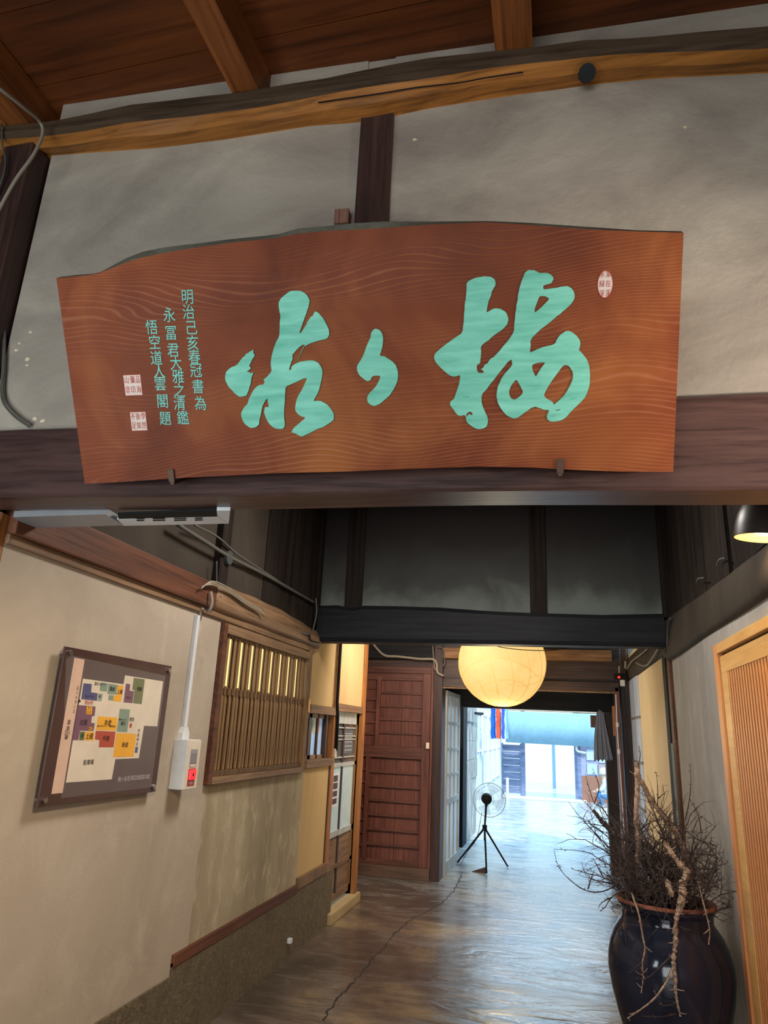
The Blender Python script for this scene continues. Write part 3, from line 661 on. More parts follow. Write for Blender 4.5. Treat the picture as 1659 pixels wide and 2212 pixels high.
# step at the gate, street beyond
tag(G().box(-1.3, 0.75, 19.2, 19.6, 0.0, 0.05, 0.01).mk('gate_step', P_OUT), 'low pale step across the foot of the far gate', 'step')
struct(box('wall_street', -8, 10, 27.0, 27.2, 0, 2.0, P_OUT))
tag(G().tube([(-0.02, 24, 0), (-0.02, 24, 1.9)], 0.05, 8).mk('street_pole', flat('blue_grey_pole', srgb(120, 160, 190), 0.5)), 'slim blue-grey pole standing in the glare beyond the far gate', 'pole')
tag(G().tube([on(1096, 1727, 1, 19.0), on(1096, 1680, 1, 19.0)], 0.035, 10).mk('downpipe', P_OUT), 'short white post at the left foot of the far gate', 'post')
gp = [on(x, y, 1, 19.56) for x, y in ((1245, 1610), (1247, 1622), (1262, 1626), (1266, 1626))]
tag(G().tube(spline(gp, 5), 0.03, 8).mk('gutter_pipe', P_OUT, smooth=True), 'curved pale gutter pipe at the upper right of the far gate', 'pipe')

# ------------------------------------------------------------------ front wall with its beams
wfr = struct(empty('wall_front', (0, 1.8, 2.0)))
plc = [(72,340),(175,332),(345,320),(500,300),(675,272),(785,265),(851,252),(919,236),(1039,217),(1139,202),(1199,195),(1274,184),(1419,170),(1529,165),(1659,159)]
midc = [(10,300),(90,295),(175,285),(275,265),(425,250),(540,235),(625,220),(725,200),(829,182),(954,165),(1039,150),(1139,137),(1209,131),(1279,122),(1354,116),(1504,111),(1659,105)]
topc = [(0,267),(100,260),(200,240),(280,222),(370,212),(450,202),(525,195),(590,182),(700,165),(829,138),(929,120),(1069,105),(1149,98),(1254,82),(1379,77),(1529,62),(1659,52)]
def curveF(pts, d):
    q = [onF(x, y, d) for x, y in pts]; u = [float(np.dot(p-FO, FU)) for p in q]; return u, [float(p[2]) for p in q]
cb, cm, ct = curveF(plc, 0.04), curveF(midc, -0.06), curveF(topc, -0.05)
us = np.linspace(-0.30, 4.0, 60)
ip = lambda c, u: float(np.interp(u, c[0], c[1]))
# plaster panels: full-height slab split by the king post
pg_ = G(); fbox(pg_, 0.0, 1.215, 0.04, 0.14, 2.3, 3.9); pg_.mk('plaster_panel', P_FRONT, wfr)
pg_ = G(); fbox(pg_, 1.315, 4.1, 0.04, 0.14, 2.3, 3.9); pg_.mk('plaster_panel', P_FRONT, wfr)
pg_ = G(); fbox(pg_, 1.15, 1.4, 0.045, 0.14, 3.56, 3.9); pg_.mk('plaster_panel', P_FRONT, wfr)
pg_ = G(); fbox(pg_, 2.9, 4.1, 0.0, 0.14, 0.0, 2.3); pg_.mk('plaster_panel', P_FRONT, wfr)
gk = G(); fbox(gk, 1.205, 1.320, 0.025, 0.12, 2.35, 3.56)
tag(gk.mk('king_post', W_DARKZ), 'dark brown upright post between the two plaster panels above the signboard', 'post')
# curved log beam: grey front face, tan underside
V = []; Fa = []
for i, u in enumerate(us):
    zb, zm, zt = ip(cb, u), ip(cm, u), ip(ct, u)
    V += [F(u, 0.07, zb-0.005), F(u, 0.035, zb+0.002), F(u, -0.02, (zb+zm)/2-0.012+0.004*math.sin(i)), F(u, -0.06, zm), F(u, -0.063, zm+0.03), F(u, -0.05, zt-0.01), F(u, -0.03, zt), F(u, 0.07, zt)]
    if i: b_ = (i-1)*8; Fa += [(b_+k, b_+(k+1) % 8, b_+8+(k+1) % 8, b_+8+k) for k in range(8)]
Fa += [tuple(range(8)), tuple((len(us)-1)*8+k for k in range(8))]
lbm = G().add(V, Fa).mk('wall_plate_log', W_LOG)
lbm.data.materials.append(W_LOGG)
for p in lbm.data.polygons:
    zs = [V[i] for i in p.vertices]
    ks = {i % 8 for i in p.vertices}
    if ks <= {3, 4, 5, 6, 7}: p.material_index = 1
tag(lbm, 'curved natural log beam with tan underside and grey face under the ceiling joists', 'beam')
kn = onF(1268, 158, -0.03); kd = Vector((0.03, -0.75, -0.65)).normalized()
G().disc(Vector(kn)-kd*0.012, 0.028, kd, 0.02, 12).mk('knot', W_SOOT, lbm)
# crack along the log
cr_ = [onF(x, y, -0.035) for x, y in ((690, 225), (760, 215), (829, 205), (900, 193), (990, 183), (1050, 172), (1130, 160))]
G().tube([p+np.array([0, -0.012, -0.006]) for p in spline(cr_, 4)], 0.0022, 4).mk('crack', W_SOOT, lbm)
# bare chips in the plaster at its lower left corner
rc = random.Random(4)
for x, y, sz in ((36, 757, .007), (42, 742, .005), (60, 776, .008), (58, 789, .006), (66, 718, .006), (76, 905, .007), (92, 910, .009), (895, 302, .008), (1480, 275, .006)):
    c0_ = onF(x, y, 0.040); G().prism([c0_+FU*sz*math.cos(t)*rc.uniform(0.6, 1.5)+np.array([0, 0, sz*math.sin(t)*rc.uniform(0.5, 1.2)]) for t in [2*math.pi*k/7 for k in range(7)]], -FN*0.0012).mk('plaster_chip', P_CREAM, wfr)
# main beam
gb = G(); V = []; Fa = []; nb_ = 30
for i in range(nb_+1):
    u = -0.30+4.4*i/nb_; zt = 2.375+0.018*u+0.004*math.sin(i*0.8); zb = 2.144+0.003*math.sin(i*0.6)
    V += [F(u, 0.135, zb), F(u, 0.008, zb), F(u, 0.0, zb+0.008), F(u, 0.0, zt-0.008), F(u, 0.01, zt), F(u, 0.135, zt)]
    if i: b_ = (i-1)*6; Fa += [(b_+k, b_+(k+1) % 6, b_+6+(k+1) % 6, b_+6+k) for k in range(6)]
Fa += [tuple(range(6)), tuple(nb_*6+k for k in range(6))]
tag(gb.add(V, Fa).mk('main_beam', W_BEAM), 'massive dark umber beam spanning the opening and carrying the signboard', 'beam')
# corner posts and side walls of the front room
struct(box('trim_23', XL-0.15, XL+0.0, 1.80, 1.95, 0.0, 2.15, W_POSTO, b=0.004))
struct(box('trim_24', XL-0.14, XL-0.012, 1.70, 1.84, 2.1, 3.52, W_DARKZ, b=0.006))
struct(box('wall_room_corner', XL-0.45, XL-0.1, 1.84, 2.0, 0, 3.55, W_SOOTZ))
struct(box('wall_room_left', XL-0.5, XL-0.30, -4.5, 1.99, 0, 3.97, W_SOOTZ))
struct(box('wall_room_right', 3.0, 3.15, -4.5, 2.2, 0, 3.9, P_FRONT))
struct(box('wall_room_back', -2.0, 3.15, -4.6, -4.5, 0, 3.9, P_FRONT))
struct(box('wall_room_side', RW, 3.0, 2.06, 2.16, 0, 2.3, P_RIGHT))
# small wooden wedge on the wall behind the sign top
b0 = onF(737, 470, 0.0); uu = float(np.dot(b0-FO, FU)); gk = G(); fbox(gk, uu-0.024, uu+0.024, 0.0, 0.05, 3.085, 3.14)
tag(gk.mk('wall_block', wood('pink_brown_block', srgb(120, 84, 72), srgb(150, 110, 94), 'z')), 'small square wooden block on the plaster just above the signboard', 'block')
# ceiling of the front room: boards on joists
ce = struct(empty('ceiling', (0, 0, 3.85)))
yy = 1.95
k = 0
while yy > -4.4:
    w_ = 0.255+0.03*math.sin(k*2.3)
    G().add([(x, y, 3.775+0.033*(x+2.0)+dz+0.003*(k % 2)) for dz in (0, 0.02) for x, y in ((-2.0, yy-w_+0.004), (3.1, yy-w_+0.004), (3.1, yy), (-2.0, yy))], [(0,3,2,1),(4,5,6,7),(0,1,5,4),(1,2,6,5),(2,3,7,6),(3,0,4,7)]).mk('plank', W_BOARD, ce); yy -= w_; k += 1
struct(box('ceiling_cover', -2.4, 3.15, -4.6, 2.15, 3.97, 4.0, W_SOOTY))
jl = ['leftmost ceiling joist at the dark corner', 'rough brown ceiling joist left of the king post', 'straight brown ceiling joist right of the king post', 'ceiling joist outside the right end', 'far right ceiling joist']
for k, (xa, xb) in enumerate(((-1.97, -1.855), (-1.065, -0.965), (-0.13, -0.007), (0.80, 0.91))):
    g = G(); V = []; Fa = []
    for i in range(25):
        y = 1.84-i*0.26; s_ = 0.008*math.sin(i*1.1+k*2) if k != 2 else 0
        zt_ = 3.778+0.033*(xa+2.0); zb_j = (3.61, 3.655, 3.69, 3.70)[k]; V += [(xa+s_, y, zb_j), (xb+s_, y, zb_j), (xb+s_, y, zt_), (xa+s_, y, zt_)]
        if i: b_ = (i-1)*4; Fa += [(b_+j, b_+(j+1) % 4, b_+4+(j+1) % 4, b_+4+j) for j in range(4)]
    Fa += [(0, 1, 2, 3), (96, 97, 98, 99)]
    tag(g.add(V, Fa).mk('ceiling_joist', W_JOIST), jl[k], 'joist', 'ceiling joists of the front room')
tag(G().tube([(XL-0.32, 1.60, 3.74), (XL-0.16, 1.50, 3.735)], 0.07, 14).mk('log_end', W_SOOT), 'round dark log end in the upper left ceiling corner', 'log')

# ------------------------------------------------------------------ signboard
SA, ST = R(3.5), R(30.0)
su = np.array([math.cos(SA), math.sin(SA), 0]); sv = np.array([math.sin(SA)*math.sin(ST), -math.cos(SA)*math.sin(ST), math.cos(ST)]); sn = np.cross(su, sv)  # sn points towards the room? checked below
if np.dot(sn, EYE-FO) < 0: sn = -sn
sp0 = onF(183, 1045, -0.07)
sign = empty('signboard', sp0, 'long dark-red wooden signboard with carved turquoise calligraphy, tilted forward on the main beam', 'signboard')
SM = Matrix.Identity(4)
for i in range(3): SM[i][0] = su[i]; SM[i][1] = -sn[i]; SM[i][2] = sv[i]
sign.rotation_euler = SM.to_euler()
def S(x, y):
    """photo pixel to board coordinates (u, v)"""
    p = on_plane(x, y, sp0, sn)-sp0; return float(np.dot(p, su)), float(np.dot(p, sv))
def mk_local(name, V, Fa, mat, parent, smooth=False):
    me = bpy.data.meshes.new(name); me.from_pydata([tuple(map(float, v)) for v in V], [], Fa)
    bm = bmesh.new(); bm.from_mesh(me); bmesh.ops.recalc_face_normals(bm, faces=bm.faces); bm.to_mesh(me); bm.free()
    if smooth:
        for p in me.polygons: p.use_smooth = True
    me.materials.append(mat); o = bpy.data.objects.new(name, me); col.objects.link(o); o.parent = parent; return o
outer = [(120,597),(150,592),(205,589),(222,578),(262,556),(300,541),(350,531),(420,523),(480,515),(560,507),(600,502),(635,491),(680,487),(760,479),(829,475),(929,475),(1054,474),(1149,478),(1279,487),(1379,494),(1477,496)]
inner = [(121,601),(205,593),(240,580),(290,560),(340,549),(420,535),(500,524),(600,514),(640,505),(700,499),(780,495),(829,492),(929,485),(1054,480),(1149,486),(1279,496),(1379,500),(1477,503)]
botc = [(183,1045),(250,1042),(400,1032),(600,1022),(740,1019),(900,1012),(1040,1008),(1150,1010),(1260,1016),(1350,1019),(1447,1019)]
def cs(pts): q = [S(x, y) for x, y in pts]; return [a for a, b in q], [b for a, b in q]
co, ci, cbt = cs(outer), cs(inner), cs(botc)
NU, NV = 64, 12; V = []; Fa = []
umax = 1.655
rows = []
for i in range(NU+1):
    t = i/NU
    ub = umax*t; zb = ip(cbt, ub); zi = ip(ci, ub); zo = max(ip(co, ub), zi+0.006)
    colv = [(ub, 0.0, zb+(zi-zb)*j/NV) for j in range(NV+1)]+[(ub, 0.022, zo), (ub, 0.038, zo-0.004), (ub, 0.038, zb)]
    rows.append(len(V)); V += colv
L_ = NV+4
for i in range(NU):
    for k in range(L_): Fa.append((i*L_+k, i*L_+(k+1) % L_, (i+1)*L_+(k+1) % L_, (i+1)*L_+k))
Fa += [tuple(range(L_)), tuple(NU*L_+k for k in range(L_))]
bd = mk_local('board', V, Fa, SIGNW, sign); bd.data.materials.append(LIVE)
for p in bd.data.polygons:
    ks = sorted({v % L_ for v in p.vertices})
    if len(p.vertices) == 4 and ks in ([NV, NV+1], [NV+1, NV+2]): p.material_index = 1

pending = []
def shape(name, loops, mat, parent, thick, y=0.0, bevel=0.0012, label=None):
    cu = bpy.data.curves.new(name, 'CURVE'); cu.dimensions = '2D'; cu.fill_mode = 'BOTH'; cu.extrude = thick/2; cu.bevel_depth = bevel
    for lp in loops:
        sp_ = cu.splines.new('POLY'); sp_.points.add(len(lp)-1)
        for i, (a, b) in enumerate(lp): sp_.points[i].co = (a, b, 0, 1)
        sp_.use_cyclic_u = True
    o = bpy.data.objects.new(name, cu); col.objects.link(o)
    pending.append((o, name, mat, parent, Matrix.Translation((0, y, 0)) @ Matrix.Rotation(R(90), 4, 'X'), label)); return o
def chaikin(p, it=1):
    for _ in range(it):
        q = []
        for i in range(len(p)):
            a, b = p[i], p[(i+1) % len(p)]
            q += [(0.78*a[0]+0.22*b[0], 0.78*a[1]+0.22*b[1]), (0.22*a[0]+0.78*b[0], 0.22*a[1]+0.78*b[1])]
        p = q
    return p
def text(name, body, size, mat, parent, M, thick=0.0006, sx_=1.0, sy_=1.0, label=None, bold=0.0, lgap=1.0):
    cu = bpy.data.curves.new(name, 'FONT'); cu.body = body; cu.size = size; cu.extrude = thick/2; cu.align_x = 'CENTER'; cu.align_y = 'CENTER'
    cu.offset = bold; cu.space_line = lgap; cu.resolution_u = 3
    o = bpy.data.objects.new(name, cu); col.objects.link(o)
    pending.append((o, name, mat, parent, M @ Matrix.Diagonal((sx_, sy_, 1, 1)), label)); return o
def flush():
    bpy.context.view_layer.update(); dg = bpy.context.evaluated_depsgraph_get(); res = []
    for o, name, mat, parent, M, label in pending:
        me = bpy.data.meshes.new_from_object(o.evaluated_get(dg)); me.transform(M); me.materials.clear(); me.materials.append(mat); res.append((o, name, me, parent, label))
    for o, name, me, parent, label in res:
        bpy.data.objects.remove(o); me.name = name
        n_ = bpy.data.objects.new(name, me); col.objects.link(n_); n_.parent = parent
        if label: n_['label'] = label
    pending.clear(); return [q for q in col.objects if q.name.startswith('seal_mark')][-1:]

tani = [(510,370),(525,335),(570,295),(610,270),(655,262),(700,270),(740,295),(768,335),(762,385),(745,440),(722,500),(700,560),(678,628),(715,600),(718,585),(735,560),(750,540),(748,530),(765,510),(780,480),(795,478),(800,460),(820,435),(850,455),(885,500),(910,545),(928,590),(930,640),(915,658),(865,672),(800,690),(745,715),(722,724),(735,705),(690,722),(650,765),(622,800),(628,825),(605,880),(597,932),(630,912),(615,905),(650,870),(700,855),(760,842),(810,848),(850,875),(875,925),(868,1000),(855,1060),(830,1130),(795,1185),(850,1178),(905,1205),(945,1245),(970,1290),(970,1335),(945,1355),(890,1390),(830,1415),(760,1450),(705,1478),(670,1462),(650,1445),(615,1440),(632,1425),(632,1412),(680,1370),(745,1318),(700,1305),(665,1280),(648,1250),(660,1180),(680,1130),(710,1080),(735,1035),(755,985),(715,995),(660,1020),(605,1045),(568,1062),(565,1120),(560,1200),(556,1290),(555,1345),(567,1380),(550,1408),(515,1415),(480,1405),(440,1375),(410,1330),(395,1280),(395,1245),(405,1232),(430,1235),(425,1180),(420,1155),(395,1185),(375,1230),(362,1290),(350,1350),(345,1380),(320,1400),(285,1405),(245,1385),(215,1345),(200,1305),(205,1270),(230,1230),(258,1205),(265,1170),(290,1120),(325,1065),(365,1045),(380,1048),(388,1040),(402,1015),(385,1008),(420,975),(455,935),(447,880),(452,820),(470,750),(490,700),(515,650),(522,600),(522,540),(528,470),(520,430)]
drop = [(65,990),(75,945),(105,910),(160,885),(200,840),(215,820),(232,808),(235,795),(265,780),(305,752),(298,782),(315,800),(290,840),(272,870),(265,895),(282,905),(258,925),(240,935),(270,942),(275,955),(302,945),(285,990),(275,1050),(255,1110),(240,1138),(195,1147),(150,1120),(105,1070),(75,1025)]
ga = [(1282,640),(1285,610),(1312,577),(1350,590),(1378,625),(1380,690),(1372,740),(1358,780),(1352,806),(1400,815),(1450,845),(1490,890),(1505,950),(1500,1010),(1475,1075),(1440,1125),(1400,1165),(1350,1205),(1310,1222),(1275,1210),(1250,1180),(1252,1145),(1280,1105),(1320,1065),(1345,1020),(1362,970),(1330,965),(1300,972),(1280,985),(1280,1005),(1248,1015),(1232,1000),(1200,980),(1175,955),(1162,910),(1180,865),(1205,830),(1225,780),(1245,730),(1258,700),(1275,662)]
ume = [(410,190),(435,175),(480,155),(540,145),(600,143),(630,160),(645,190),(635,225),(612,255),(605,290),(590,330),(575,370),(565,440),(595,425),(620,405),(650,400),(695,412),(730,440),(745,480),(740,520),(720,550),(670,590),(620,625),(575,665),(535,695),(520,715),(525,760),(520,800),(515,850),(490,860),(488,900),(500,925),(545,930),(550,912),(525,900),(548,880),(555,862),(580,850),(600,815),(640,790),(690,730),(740,670),(795,600),(800,520),(805,450),(815,390),(825,320),(840,240),(860,170),(880,120),(905,92),(945,90),(980,105),(1000,118),(1040,112),(1085,122),(1112,150),(1105,180),(1085,200),(1045,205),(1030,220),(1030,248),(1080,245),(1130,235),(1190,225),(1235,225),(1270,248),(1283,285),(1280,325),(1260,360),(1225,395),(1180,430),(1130,475),(1080,515),(1020,560),(965,610),(925,655),(925,700),(918,768),(970,740),(1040,715),(1125,695),(1145,650),(1175,610),(1230,583),(1270,600),(1305,630),(1330,665),(1330,700),(1312,742),(1350,770),(1385,820),(1405,880),(1410,960),(1400,1050),(1375,1110),(1330,1165),(1270,1225),(1220,1280),(1180,1310),(1095,1325),(1065,1300),(1062,1270),(1085,1225),(1040,1225),(1000,1210),(960,1195),(920,1215),(870,1255),(820,1290),(785,1295),(740,1275),(695,1230),(665,1170),(650,1110),(660,1050),(685,990),(720,930),(785,865),(775,805),(730,850),(680,910),(630,975),(580,1040),(525,1110),(525,1170),(545,1220),(570,1270),(582,1320),(575,1350),(550,1375),(505,1383),(450,1360),(410,1325),(400,1280),(395,1265),(350,1275),(325,1255),(300,1220),(275,1190),(275,1160),(300,1150),(330,1080),(350,1010),(360,935),(310,958),(265,940),(215,900),(165,850),(143,800),(150,770),(190,735),(250,685),(320,635),(378,600),(385,520),(388,440),(400,340),(412,260)]
ume_h = [[(998,298),(1050,300),(1085,322),(1050,360),(1005,405),(958,442),(960,400),(980,350)],
 [(935,860),(985,840),(1055,838),(1020,880),(990,930),(970,962),(945,915)],
 [(1210,858),(1245,870),(1275,920),(1275,970),(1260,1010),(1235,1060),(1200,1115),(1150,1160),(1115,1190),(1105,1160),(1060,1140),(1030,1110),(1060,1050),(1105,980),(1150,920),(1185,870)],
 [(812,972),(840,1020),(873,1085),(840,1120),(800,1147),(765,1135),(748,1085),(765,1030)],
 [(402,1262),(412,1252),(425,1240),(447,1240),(461,1262),(450,1275),(432,1262),(420,1270),(408,1290)],
 [(1125,1228),(1185,1215),(1160,1232),(1128,1237)],[(1085,1278),(1150,1265),(1120,1277),(1090,1284)],
 [(370,1118),(440,1119),(440,1125),(372,1125)],[(1240,1140),(1300,1130),(1295,1137),(1240,1146)]]
def c4(p): return [S(470+x/3.858, 560+y/3.858) for x, y in p]
def c5(p): return [S(900+x/3.7705, 560+y/3.7705) for x, y in p]
def jit(p, a=0.0007):
    r_ = random.Random(len(p)); return [(x+r_.uniform(-a, a), y+r_.uniform(-a, a)) for x, y in p]
shape('carved_character', [jit(chaikin(c5(ume)))]+[chaikin(c5(h)) for h in ume_h], TURQ, sign, 0.004, -0.001, 0.0008, 'large turquoise character at the right, plum')
shape('carved_character', [jit(chaikin(c4(ga)))], TURQ, sign, 0.004, -0.001, 0.0008, 'small turquoise middle character')
shape('carved_character', [jit(chaikin(c4(tani))), jit(chaikin(c4(drop)))], TURQ, sign, 0.004, -0.001, 0.0008, 'large turquoise character at the left, valley')
cols3 = [('明治己亥春冠書為', [(1268,342),(1278,478),(1302,618),(1315,755),(1330,880),(1345,1000),(1362,1145),(1385,1295)]),
         ('永冨君大雅之清鑑', [(1105,505),(1120,665),(1140,820),(1165,935),(1185,1055),(1195,1180),(1198,1295),(1228,1425)]),
         ('悟空道人雲閣題', [(948,615),(975,750),(990,890),(1015,1010),(1025,1120),(1045,1275),(1070,1430)])]
def SMat(x, y, rot=0.0, yoff=-0.001):
    u, v = S(x, y); return Matrix.Translation((u, yoff, v)) @ Matrix.Rotation(R(90), 4, 'X') @ Matrix.Rotation(rot, 4, 'Z')
for s_, cs_ in cols3:
    for ch, (x, y) in zip(s_, cs_):
        text('inscription_character', ch, 0.0375, TURQS, sign, SMat(100+x/4.1475, 560+y/4.1475+1, R(-2)), 0.002, 1.0, 1.12, bold=0.0001)
SEALW = flat('seal_cream', srgb(226, 208, 196), 0.7); SEALR = flat('seal_red', srgb(196, 78, 66), 0.7)
def seal(cx, cy, w_, h_, chars, fs, oval=False, rw=0.0):
    u, v = S(cx, cy)
    if oval: lp = [(u+w_/2*math.cos(t), v+h_/2*math.sin(t)) for t in [2*math.pi*k/28 for k in range(28)]]; lp2 = [(u+(w_/2+.0015)*math.cos(t), v+(h_/2+.0015)*math.sin(t)) for t in [2*math.pi*k/28 for k in range(28)]]
    else: lp = [(u-w_/2, v-h_/2), (u+w_/2, v-h_/2), (u+w_/2, v+h_/2), (u-w_/2, v+h_/2)]; e_ = 0.0012; lp2 = [(u-w_/2-e_, v-h_/2-e_), (u+w_/2+e_, v-h_/2-e_), (u+w_/2+e_, v+h_/2+e_), (u-w_/2-e_, v+h_/2+e_)]
    shape('seal_border', [lp2], SEALR, sign, 0.0006, -0.0006, 0.0)
    shape('seal_mark', [lp], SEALW, sign, 0.001, -0.0010, 0.0, 'cream and red seal mark'); smk = flush()[0]
    nc = len(chars); nr = len(chars[0])
    for i, cc in enumerate(chars):
        for j, ch in enumerate(cc):
            uu_ = u+w_/2-w_*(i+0.5)/nc; vv = v+h_/2-h_*(j+0.5)/nr
            if oval: uu_ = u+(w_*0.22)*(1-2*i); vv = v+h_*0.36-h_*0.36*j
            text('seal_script', ch, fs, SEALR, smk, Matrix.Translation((uu_, -0.0022, vv)) @ Matrix.Rotation(R(90), 4, 'X'), 0.0006, 0.8 if nc == 3 else 0.9, 1.2, bold=-0.0001)
seal(287.5, 832, 0.051, 0.056, ['品海', '彌印', '山章'], 0.019)
seal(300, 910, 0.047, 0.052, ['學然', '後知', '不足'], 0.0175)
seal(1307, 614, 0.034, 0.062, ['家在溪', '水緑深'], 0.0145, True)
flush()
# iron hooks under the board
for (x, y, lb_) in ((371, 1024, 'left rusty iron hook under the lower edge of the signboard'), (1210, 1003, 'right rusty iron hook under the lower edge of the signboard')):
    u, v = S(x, y); o_ = np.array(sp0)+su*u+sv*(v-0.005)
    hk = empty('iron_hook', o_, lb_, 'hook', 'iron hooks holding the signboard'); hk.rotation_euler = SM.to_euler()
    g = G().box(-0.009, 0.009, -0.006, -0.002, -0.018, 0.020, 0.0015); mk_local('hook_plate', g.v, g.f, IRON, hk)
    g = G().box(-0.006, 0.006, -0.004, 0.072, -0.026, -0.018, 0.0015); mk_local('hook_shank', g.v, g.f, IRON, hk)

# ------------------------------------------------------------------ white frame and grey plate hung under the beam
fx = tag(empty('ceiling_panel_frame', (-1.3, 2.05, 2.13)), 'white slotted plastic frame with grey plate hanging under the main beam', 'frame')
def zpl(x, y, z=2.13): return on(x, y, 2, z)
pp = [zpl(28, 1117), zpl(228, 1111), zpl(268, 1135), zpl(64, 1141)]
G().prism(pp, (0, 0, 0.022)).mk('grey_plate', GREYM, fx)
pp = [zpl(253, 1120), zpl(495, 1105), zpl(494, 1131), zpl(268, 1135)]
a0, a1 = zpl(253, 1122), zpl(466, 1115)
def quad(name, P4, th, mat): return G().prism([zpl(*p) for p in P4], (0, 0, th)).mk(name, mat, fx)
quad('front_bar', [(253,1122),(470,1116),(494,1131),(268,1136)], 0.022, WHITEP)
quad('end_bar', [(468,1103),(497,1103),(494,1131),(470,1117)], 0.022, WHITEP)
quad('grille', [(254,1112),(466,1103),(468,1116),(256,1121)], 0.008, BLACK)
for xx in (295, 330, 376, 421): 
    w_ = 16 if xx in (295, 421) else 26
    for dy_ in (0, 4): G().prism([zpl(p_, q_, 2.1285) for p_, q_ in ((xx, 1121.5+dy_-xx*0.006), (xx+w_, 1121+dy_-xx*0.006), (xx+w_, 1123+dy_-xx*0.006), (xx, 1123.5+dy_-xx*0.006))], (0, 0, 0.001)).mk('slot', BLACK, fx)

# ------------------------------------------------------------------ site map on the left wall
MX = XL+0.035
def Mp(x, y, dx=0.0): return on(x, y, 0, MX+dx)
cor = [Mp(143, 1393), Mp(371, 1442), Mp(335, 1713), Mp(80, 1741)]
ya_, yb_ = (cor[0][1]+cor[3][1])/2, (cor[1][1]+cor[2][1])/2; za_, zb_ = (cor[3][2]+cor[2][2])/2, (cor[0][2]+cor[1][2])/2
mp = empty('site_map_panel', (XL, (ya_+yb_)/2, za_), 'dark brown acrylic map board with coloured building plan on steel standoffs', 'map board')
MAPB = flat('brown_acrylic', srgb(76, 54, 52), 0.15, 0.5); MAPD = flat('brown_print', srgb(98, 84, 82), 0.4)
box('acrylic_plate', MX-0.008, MX, ya_, yb_, za_, zb_, MAPB, mp, 0.001)
def mpoly(name, pts, c, lift=0.0010, emis=0, orig=(150, 1440), sc_=8.295):
    pp = [on(orig[0]+x/sc_, orig[1]+y/sc_, 0, MX+lift) for x, y in pts]
    return G().prism(pp, (-0.0004, 0, 0)).mk(name, flat('print_colour', c, 0.4), mp)
P6 = dict(orig=(60, 1370), sc_=4.1475)
mpoly('printed_ground', [(345,180),(1235,372),(1105,1372),(300,1470)], srgb(98, 84, 82), 0.0004, **P6)
mpoly('road_strip', [(418,210),(510,228),(312,1422),(212,1432)], srgb(214, 180, 160), 0.0008, **P6)
mpoly('site_ground', [(495,398),(858,448),(872,368),(1212,422),(1160,826),(1042,820),(995,1110),(785,1120),(752,1300),(342,1330)], srgb(222, 208, 188), 0.0008, **P6)
MC = {'y': srgb(238, 172, 50), 'p': srgb(120, 82, 102), 'g': srgb(130, 150, 132), 'o': srgb(112, 118, 84), 'b': srgb(84, 84, 124), 'r': srgb(176, 74, 54), 'bl': srgb(66, 92, 140), 'dg': srgb(92, 104, 66), 't': srgb(140, 158, 144)}
for nm, c, pts in [('b', 'b', [(255,298),(402,312),(388,460),(508,478),(492,612),(212,584)]), ('a', 'g', [(560,290),(690,298),(668,446),(545,432)]),
    ('c', 'g', [(700,305),(865,328),(838,502),(680,490)]), ('d', 'g', [(705,510),(790,515),(782,608),(698,602)]), ('e', 'y', [(870,330),(965,345),(925,632),(785,615),(795,518),(845,520)]),
    ('f', 't', [(520,478),(598,488),(575,622),(505,612)]), ('g', 'p', [(1015,305),(1090,315),(1080,430),(1158,440),(1130,655),(970,640)]),
    ('h', 'o', [(1155,200),(1352,228),(1295,672),(1142,655),(1168,425),(1125,415)]),
    ('i', 'p', [(165,688),(470,715),(450,888),(405,890),(390,1008),(455,1015),(430,1155),(190,1148),(160,1318),(55,1318)]),
    ('j', 'y', [(312,708),(412,720),(398,860),(300,850)]), ('k', 'y', [(340,1075),(415,1080),(405,1142),(332,1138)]), ('l', 'dg', [(195,1165),(280,1168),(258,1318),(178,1318)]),
    ('m', 'y', [(290,1168),(450,1172),(432,1325),(268,1318)]), ('n', 'y', [(515,892),(862,915),(838,1145),(480,1135)]), ('o', 'r', [(475,1150),(828,1165),(790,1445),(528,1445),(540,1315),(455,1305)]),
    ('p', 'g', [(905,755),(1088,770),(1035,1175),(848,1168)]), ('q', 'y', [(845,1190),(1198,1205),(1150,1612),(782,1622)]), ('r', 'bl', [(1185,1438),(1232,1440),(1215,1548),(1170,1545)]),
    ('s', 'r', [(1095,1012),(1118,1020),(1122,1050),(1110,1090),(1092,1105),(1075,1085),(1078,1040)])]:
    mpoly('building_plan', pts, MC[c], 0.0013 + (0.0004 if nm in 'jkl' else 0))
mpoly('entrance_arrow', [(170,580),(212,620),(155,660)], srgb(40, 34, 34), 0.0014)
INK = flat('map_ink', srgb(48, 40, 40), 0.6); INKW = flat('map_white_ink', srgb(196, 184, 184), 0.6); INKR = flat('map_red_ink', srgb(190, 96, 84), 0.6)
mpw = Vector(mp.location)
def mtext(s_, x, y, size, mat=INK, gap=1.0, orig=(150, 1440), sc_=8.295):
    p = Vector(tuple(float(c) for c in on(orig[0]+x/sc_, orig[1]+y/sc_, 0, MX+0.0022)))-mpw
    text('map_lettering', s_, size, mat, mp, Matrix.Translation(p) @ Matrix.Rotation(R(90), 4, 'Z') @ Matrix.Rotation(R(90), 4, 'X'), 0.0003, lgap=gap)
mtext('本倉', 690, 1010, 0.026); mtext('(梅ヶ谷ギャラリー・資料展示室)', 665, 1070, 0.0085)
mtext('中倉', 660, 1290, 0.024); mtext('新倉', 1000, 1405, 0.024); mtext('土蔵', 360, 1255, 0.024); mtext('主屋', 255, 1005, 0.024)
mtext('駐車場', 345, 1720, 0.022); mtext('母屋', 1255, 405, 0.02); mtext('酒倉', 770, 405, 0.02); mtext('上蔵', 905, 455, 0.02)
